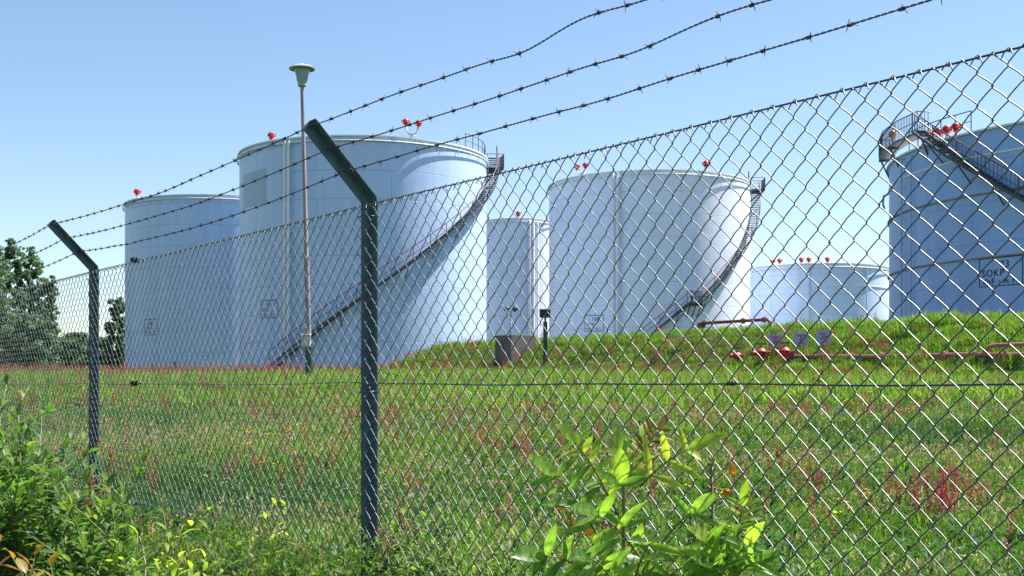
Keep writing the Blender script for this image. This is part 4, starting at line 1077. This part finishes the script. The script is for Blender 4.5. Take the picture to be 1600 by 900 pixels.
# ash sapling in the middle
b = gp_(975, 3.75); rr = random.Random(61)
sap = tag(empty('ash_sapling', b), 'bright green ash sapling with long leaflets in front of the mesh, bronze at the tip', 'sapling')
st, lf, ly = MB(), MB(), MB()
def rachis(mbs, mbl, p0, p1, npair, L, Wd, r, arch=.1, term=True, mi=0, flat=None):
    n = 10; ax = (p1 - p0); pts = [p0.lerp(p1, i / n) + UP * arch * ax.length * 4 * (i / n) * (1 - i / n) for i in range(n + 1)]
    mbs.tube(pts, [.0042 * (1 - .6 * i / n) for i in range(n + 1)], 6)
    sd0 = flat or Vector((ax.z, 0, -ax.x)).normalized()
    for q in range(npair):
        t = .22 + .74 * q / max(1, npair - 1); f = t * n; a = min(int(f), n - 1); c = pts[a].lerp(pts[a+1], f - a); d = (pts[a+1] - pts[a]).normalized()
        sc = 1.08 - .5 * abs(t - .45)
        for sg in (-1, 1):
            dr = (sd0 * sg + d * r.uniform(.45, .8) + Vector((r.gauss(0, .12), -r.uniform(0, .35), r.gauss(0, .12)))).normalized()
            nrm = Vector((r.gauss(0, .35), -1 + r.gauss(0, .3), r.uniform(.3, 1.0)))
            mbl.leaf(c, dr, nrm, .95 * L * sc * r.uniform(.72, 1.12), .66 * Wd * sc * r.uniform(.75, 1.1), r.uniform(.05, .55), r.uniform(.2, .6), 6, mi)
    if term: mbl.leaf(pts[-1], (pts[-1] - pts[-2]), Vector((0, -1, .6)), L, Wd, .2, .25, 6, mi)
Y0 = 3.72
root_p = P(990, 960, Y0)
crown = P(975, 775, Y0)
st.tube([b, root_p, P(975, 850, Y0), crown, P(978, 735, Y0)], [.011, .009, .007, .005, .003], 8)
# (start px, end px, pairs, leaflet length, target)
for (s0, s1, npair, L, Wd, which, yy) in [
    ((965, 805), (898, 690), 6, .080, .034, 'y', 3.60), ((1000, 760), (1075, 702), 3, .125, .042, 'y', 3.65), ((975, 790), (1000, 690), 5, .085, .030, 'y', 3.80),
    ((975, 790), (968, 705), 4, .080, .032, 'y', 3.72), ((940, 850), (866, 742), 4, .105, .046, 'g', 3.55), ((975, 850), (972, 755), 2, .125, .050, 'g', 3.62),
    ((1005, 880), (935, 805), 3, .12, .050, 'g', 3.50), ((1000, 900), (1080, 800), 3, .11, .044, 'g', 3.55), ((990, 915), (1105, 838), 3, .105, .042, 'g', 3.60), ((960, 925), (850, 868), 4, .125, .055, 'g', 3.45),
    ((985, 930), (1015, 850), 3, .125, .055, 'g', 3.42), ((970, 935), (920, 872), 3, .125, .055, 'g', 3.40), ((1010, 945), (1070, 885), 3, .11, .045, 'g', 3.48)]:
    rachis(st, ly if which == 'y' else lf, P(*s0, Y0), P(*s1, yy), npair, L, Wd, rr, .06)
st.obj('stem', M['stem'], sap, True); lf.obj('leaves', M['sap_leaf'], sap, True); ly.obj('young_leaves', M['young_leaf'], sap, True)
br_ = MB(); bs = MB(); rachis(bs, br_, P(1000, 720, 3.76), P(1028, 672, 3.78), 5, .075, .022, rr, .03); br_.obj('bronze_tip', M['bronze_leaf'], sap, True); bs.obj('tip_stalk', M['stem'], sap, True)
# second small ash shoot
b = gp_(1145, 3.55); sp2 = tag(empty('ash_sapling', b), 'small ash shoot right of the larger sapling with yellowish upper leaflets', 'sapling')
st, lf, ly = MB(), MB(), MB(); st.tube([b, P(1140, 900, 3.55), P(1148, 850, 3.55)], [.008, .006, .003], 7)
rachis(st, ly, P(1148, 870, 3.55), P(1160, 790, 3.5), 6, .080, .03, rr, .03)
for s0, s1 in (((1140, 900), (1165, 850)), ((1140, 905), (1100, 870)), ((1142, 910), (1180, 878)), ((1138, 920), (1112, 885)), ((1140, 890), (1108, 845))): rachis(st, lf, P(*s0, 3.55), P(*s1, 3.45), 4, .105, .04, rr, .05)
st.obj('stem', M['stem'], sp2, True); lf.obj('leaves', M['sap_leaf'], sp2, True); ly.obj('young_leaves', M['young_leaf'], sp2, True)
# evening primroses
def primrose(px, ytop, Y, label, flowers, seed):
    r = random.Random(seed); b = gp_(px, Y); t = P(px, ytop, Y); root = tag(empty('evening_primrose', b), label, 'flower', 'evening primroses'); st, lf, pe = MB(), MB(), MB()
    st.tube([b, b.lerp(t, .5) + Vector((.01, 0, 0)), t], [.007, .006, .004], 8)
    for k in range(30):
        c = b.lerp(t, .35 + .5 * k / 30); a = k * 2.4; lf.leaf(c, Vector((math.cos(a), math.sin(a), .55)), UP, .085 * r.uniform(.7, 1.2), .016, .45, .2, 4)
    for k in range(34):   # seed pods and buds round the spike
        f = k / 34; c = b.lerp(t, .80 + .2 * f); a = k * 2.4; d = Vector((math.cos(a), math.sin(a), .9 + f)).normalized(); st.tube([c, c + d * .014, c + d * .032], [.0018, .0035, .0012], 5)
    st.obj('stalk', M['stem'], root, True); lf.obj('leaves', M['shrub_leaf'], root, True)
    for (fx, fy) in flowers:
        pe = MB(); c = P(fx, fy, Y - .02); d0 = Vector((r.uniform(-.4, .9), -.6, r.uniform(-.3, .5))).normalized(); sd = d0.cross(UP).normalized(); u2 = sd.cross(d0)
        st2 = b.lerp(t, .9); pe.tube([st2, c], .0018, 5)
        for k in range(4):
            a = k * math.pi / 2 + .3; dd = (d0 * .8 + (sd * math.cos(a) + u2 * math.sin(a)) * .75); pe.leaf(c, dd, d0 * -1 + u2 * .1, .024, .026, .25, .2, 3)
        pe.obj('flower', M['yellow'], root, True)
primrose(1112, 722, 3.7, 'evening primrose with spiky top and two yellow flowers right of the sapling', [(1140, 735), (1133, 766)], 71)
primrose(893, 800, 3.9, 'short evening primrose with yellow blooms at the left foot of the sapling', [(878, 797), (893, 822), (922, 836)], 72)
primrose(1085, 826, 3.6, 'low evening primrose half hidden in sapling leaves, one yellow bloom', [(1096, 828)], 73)
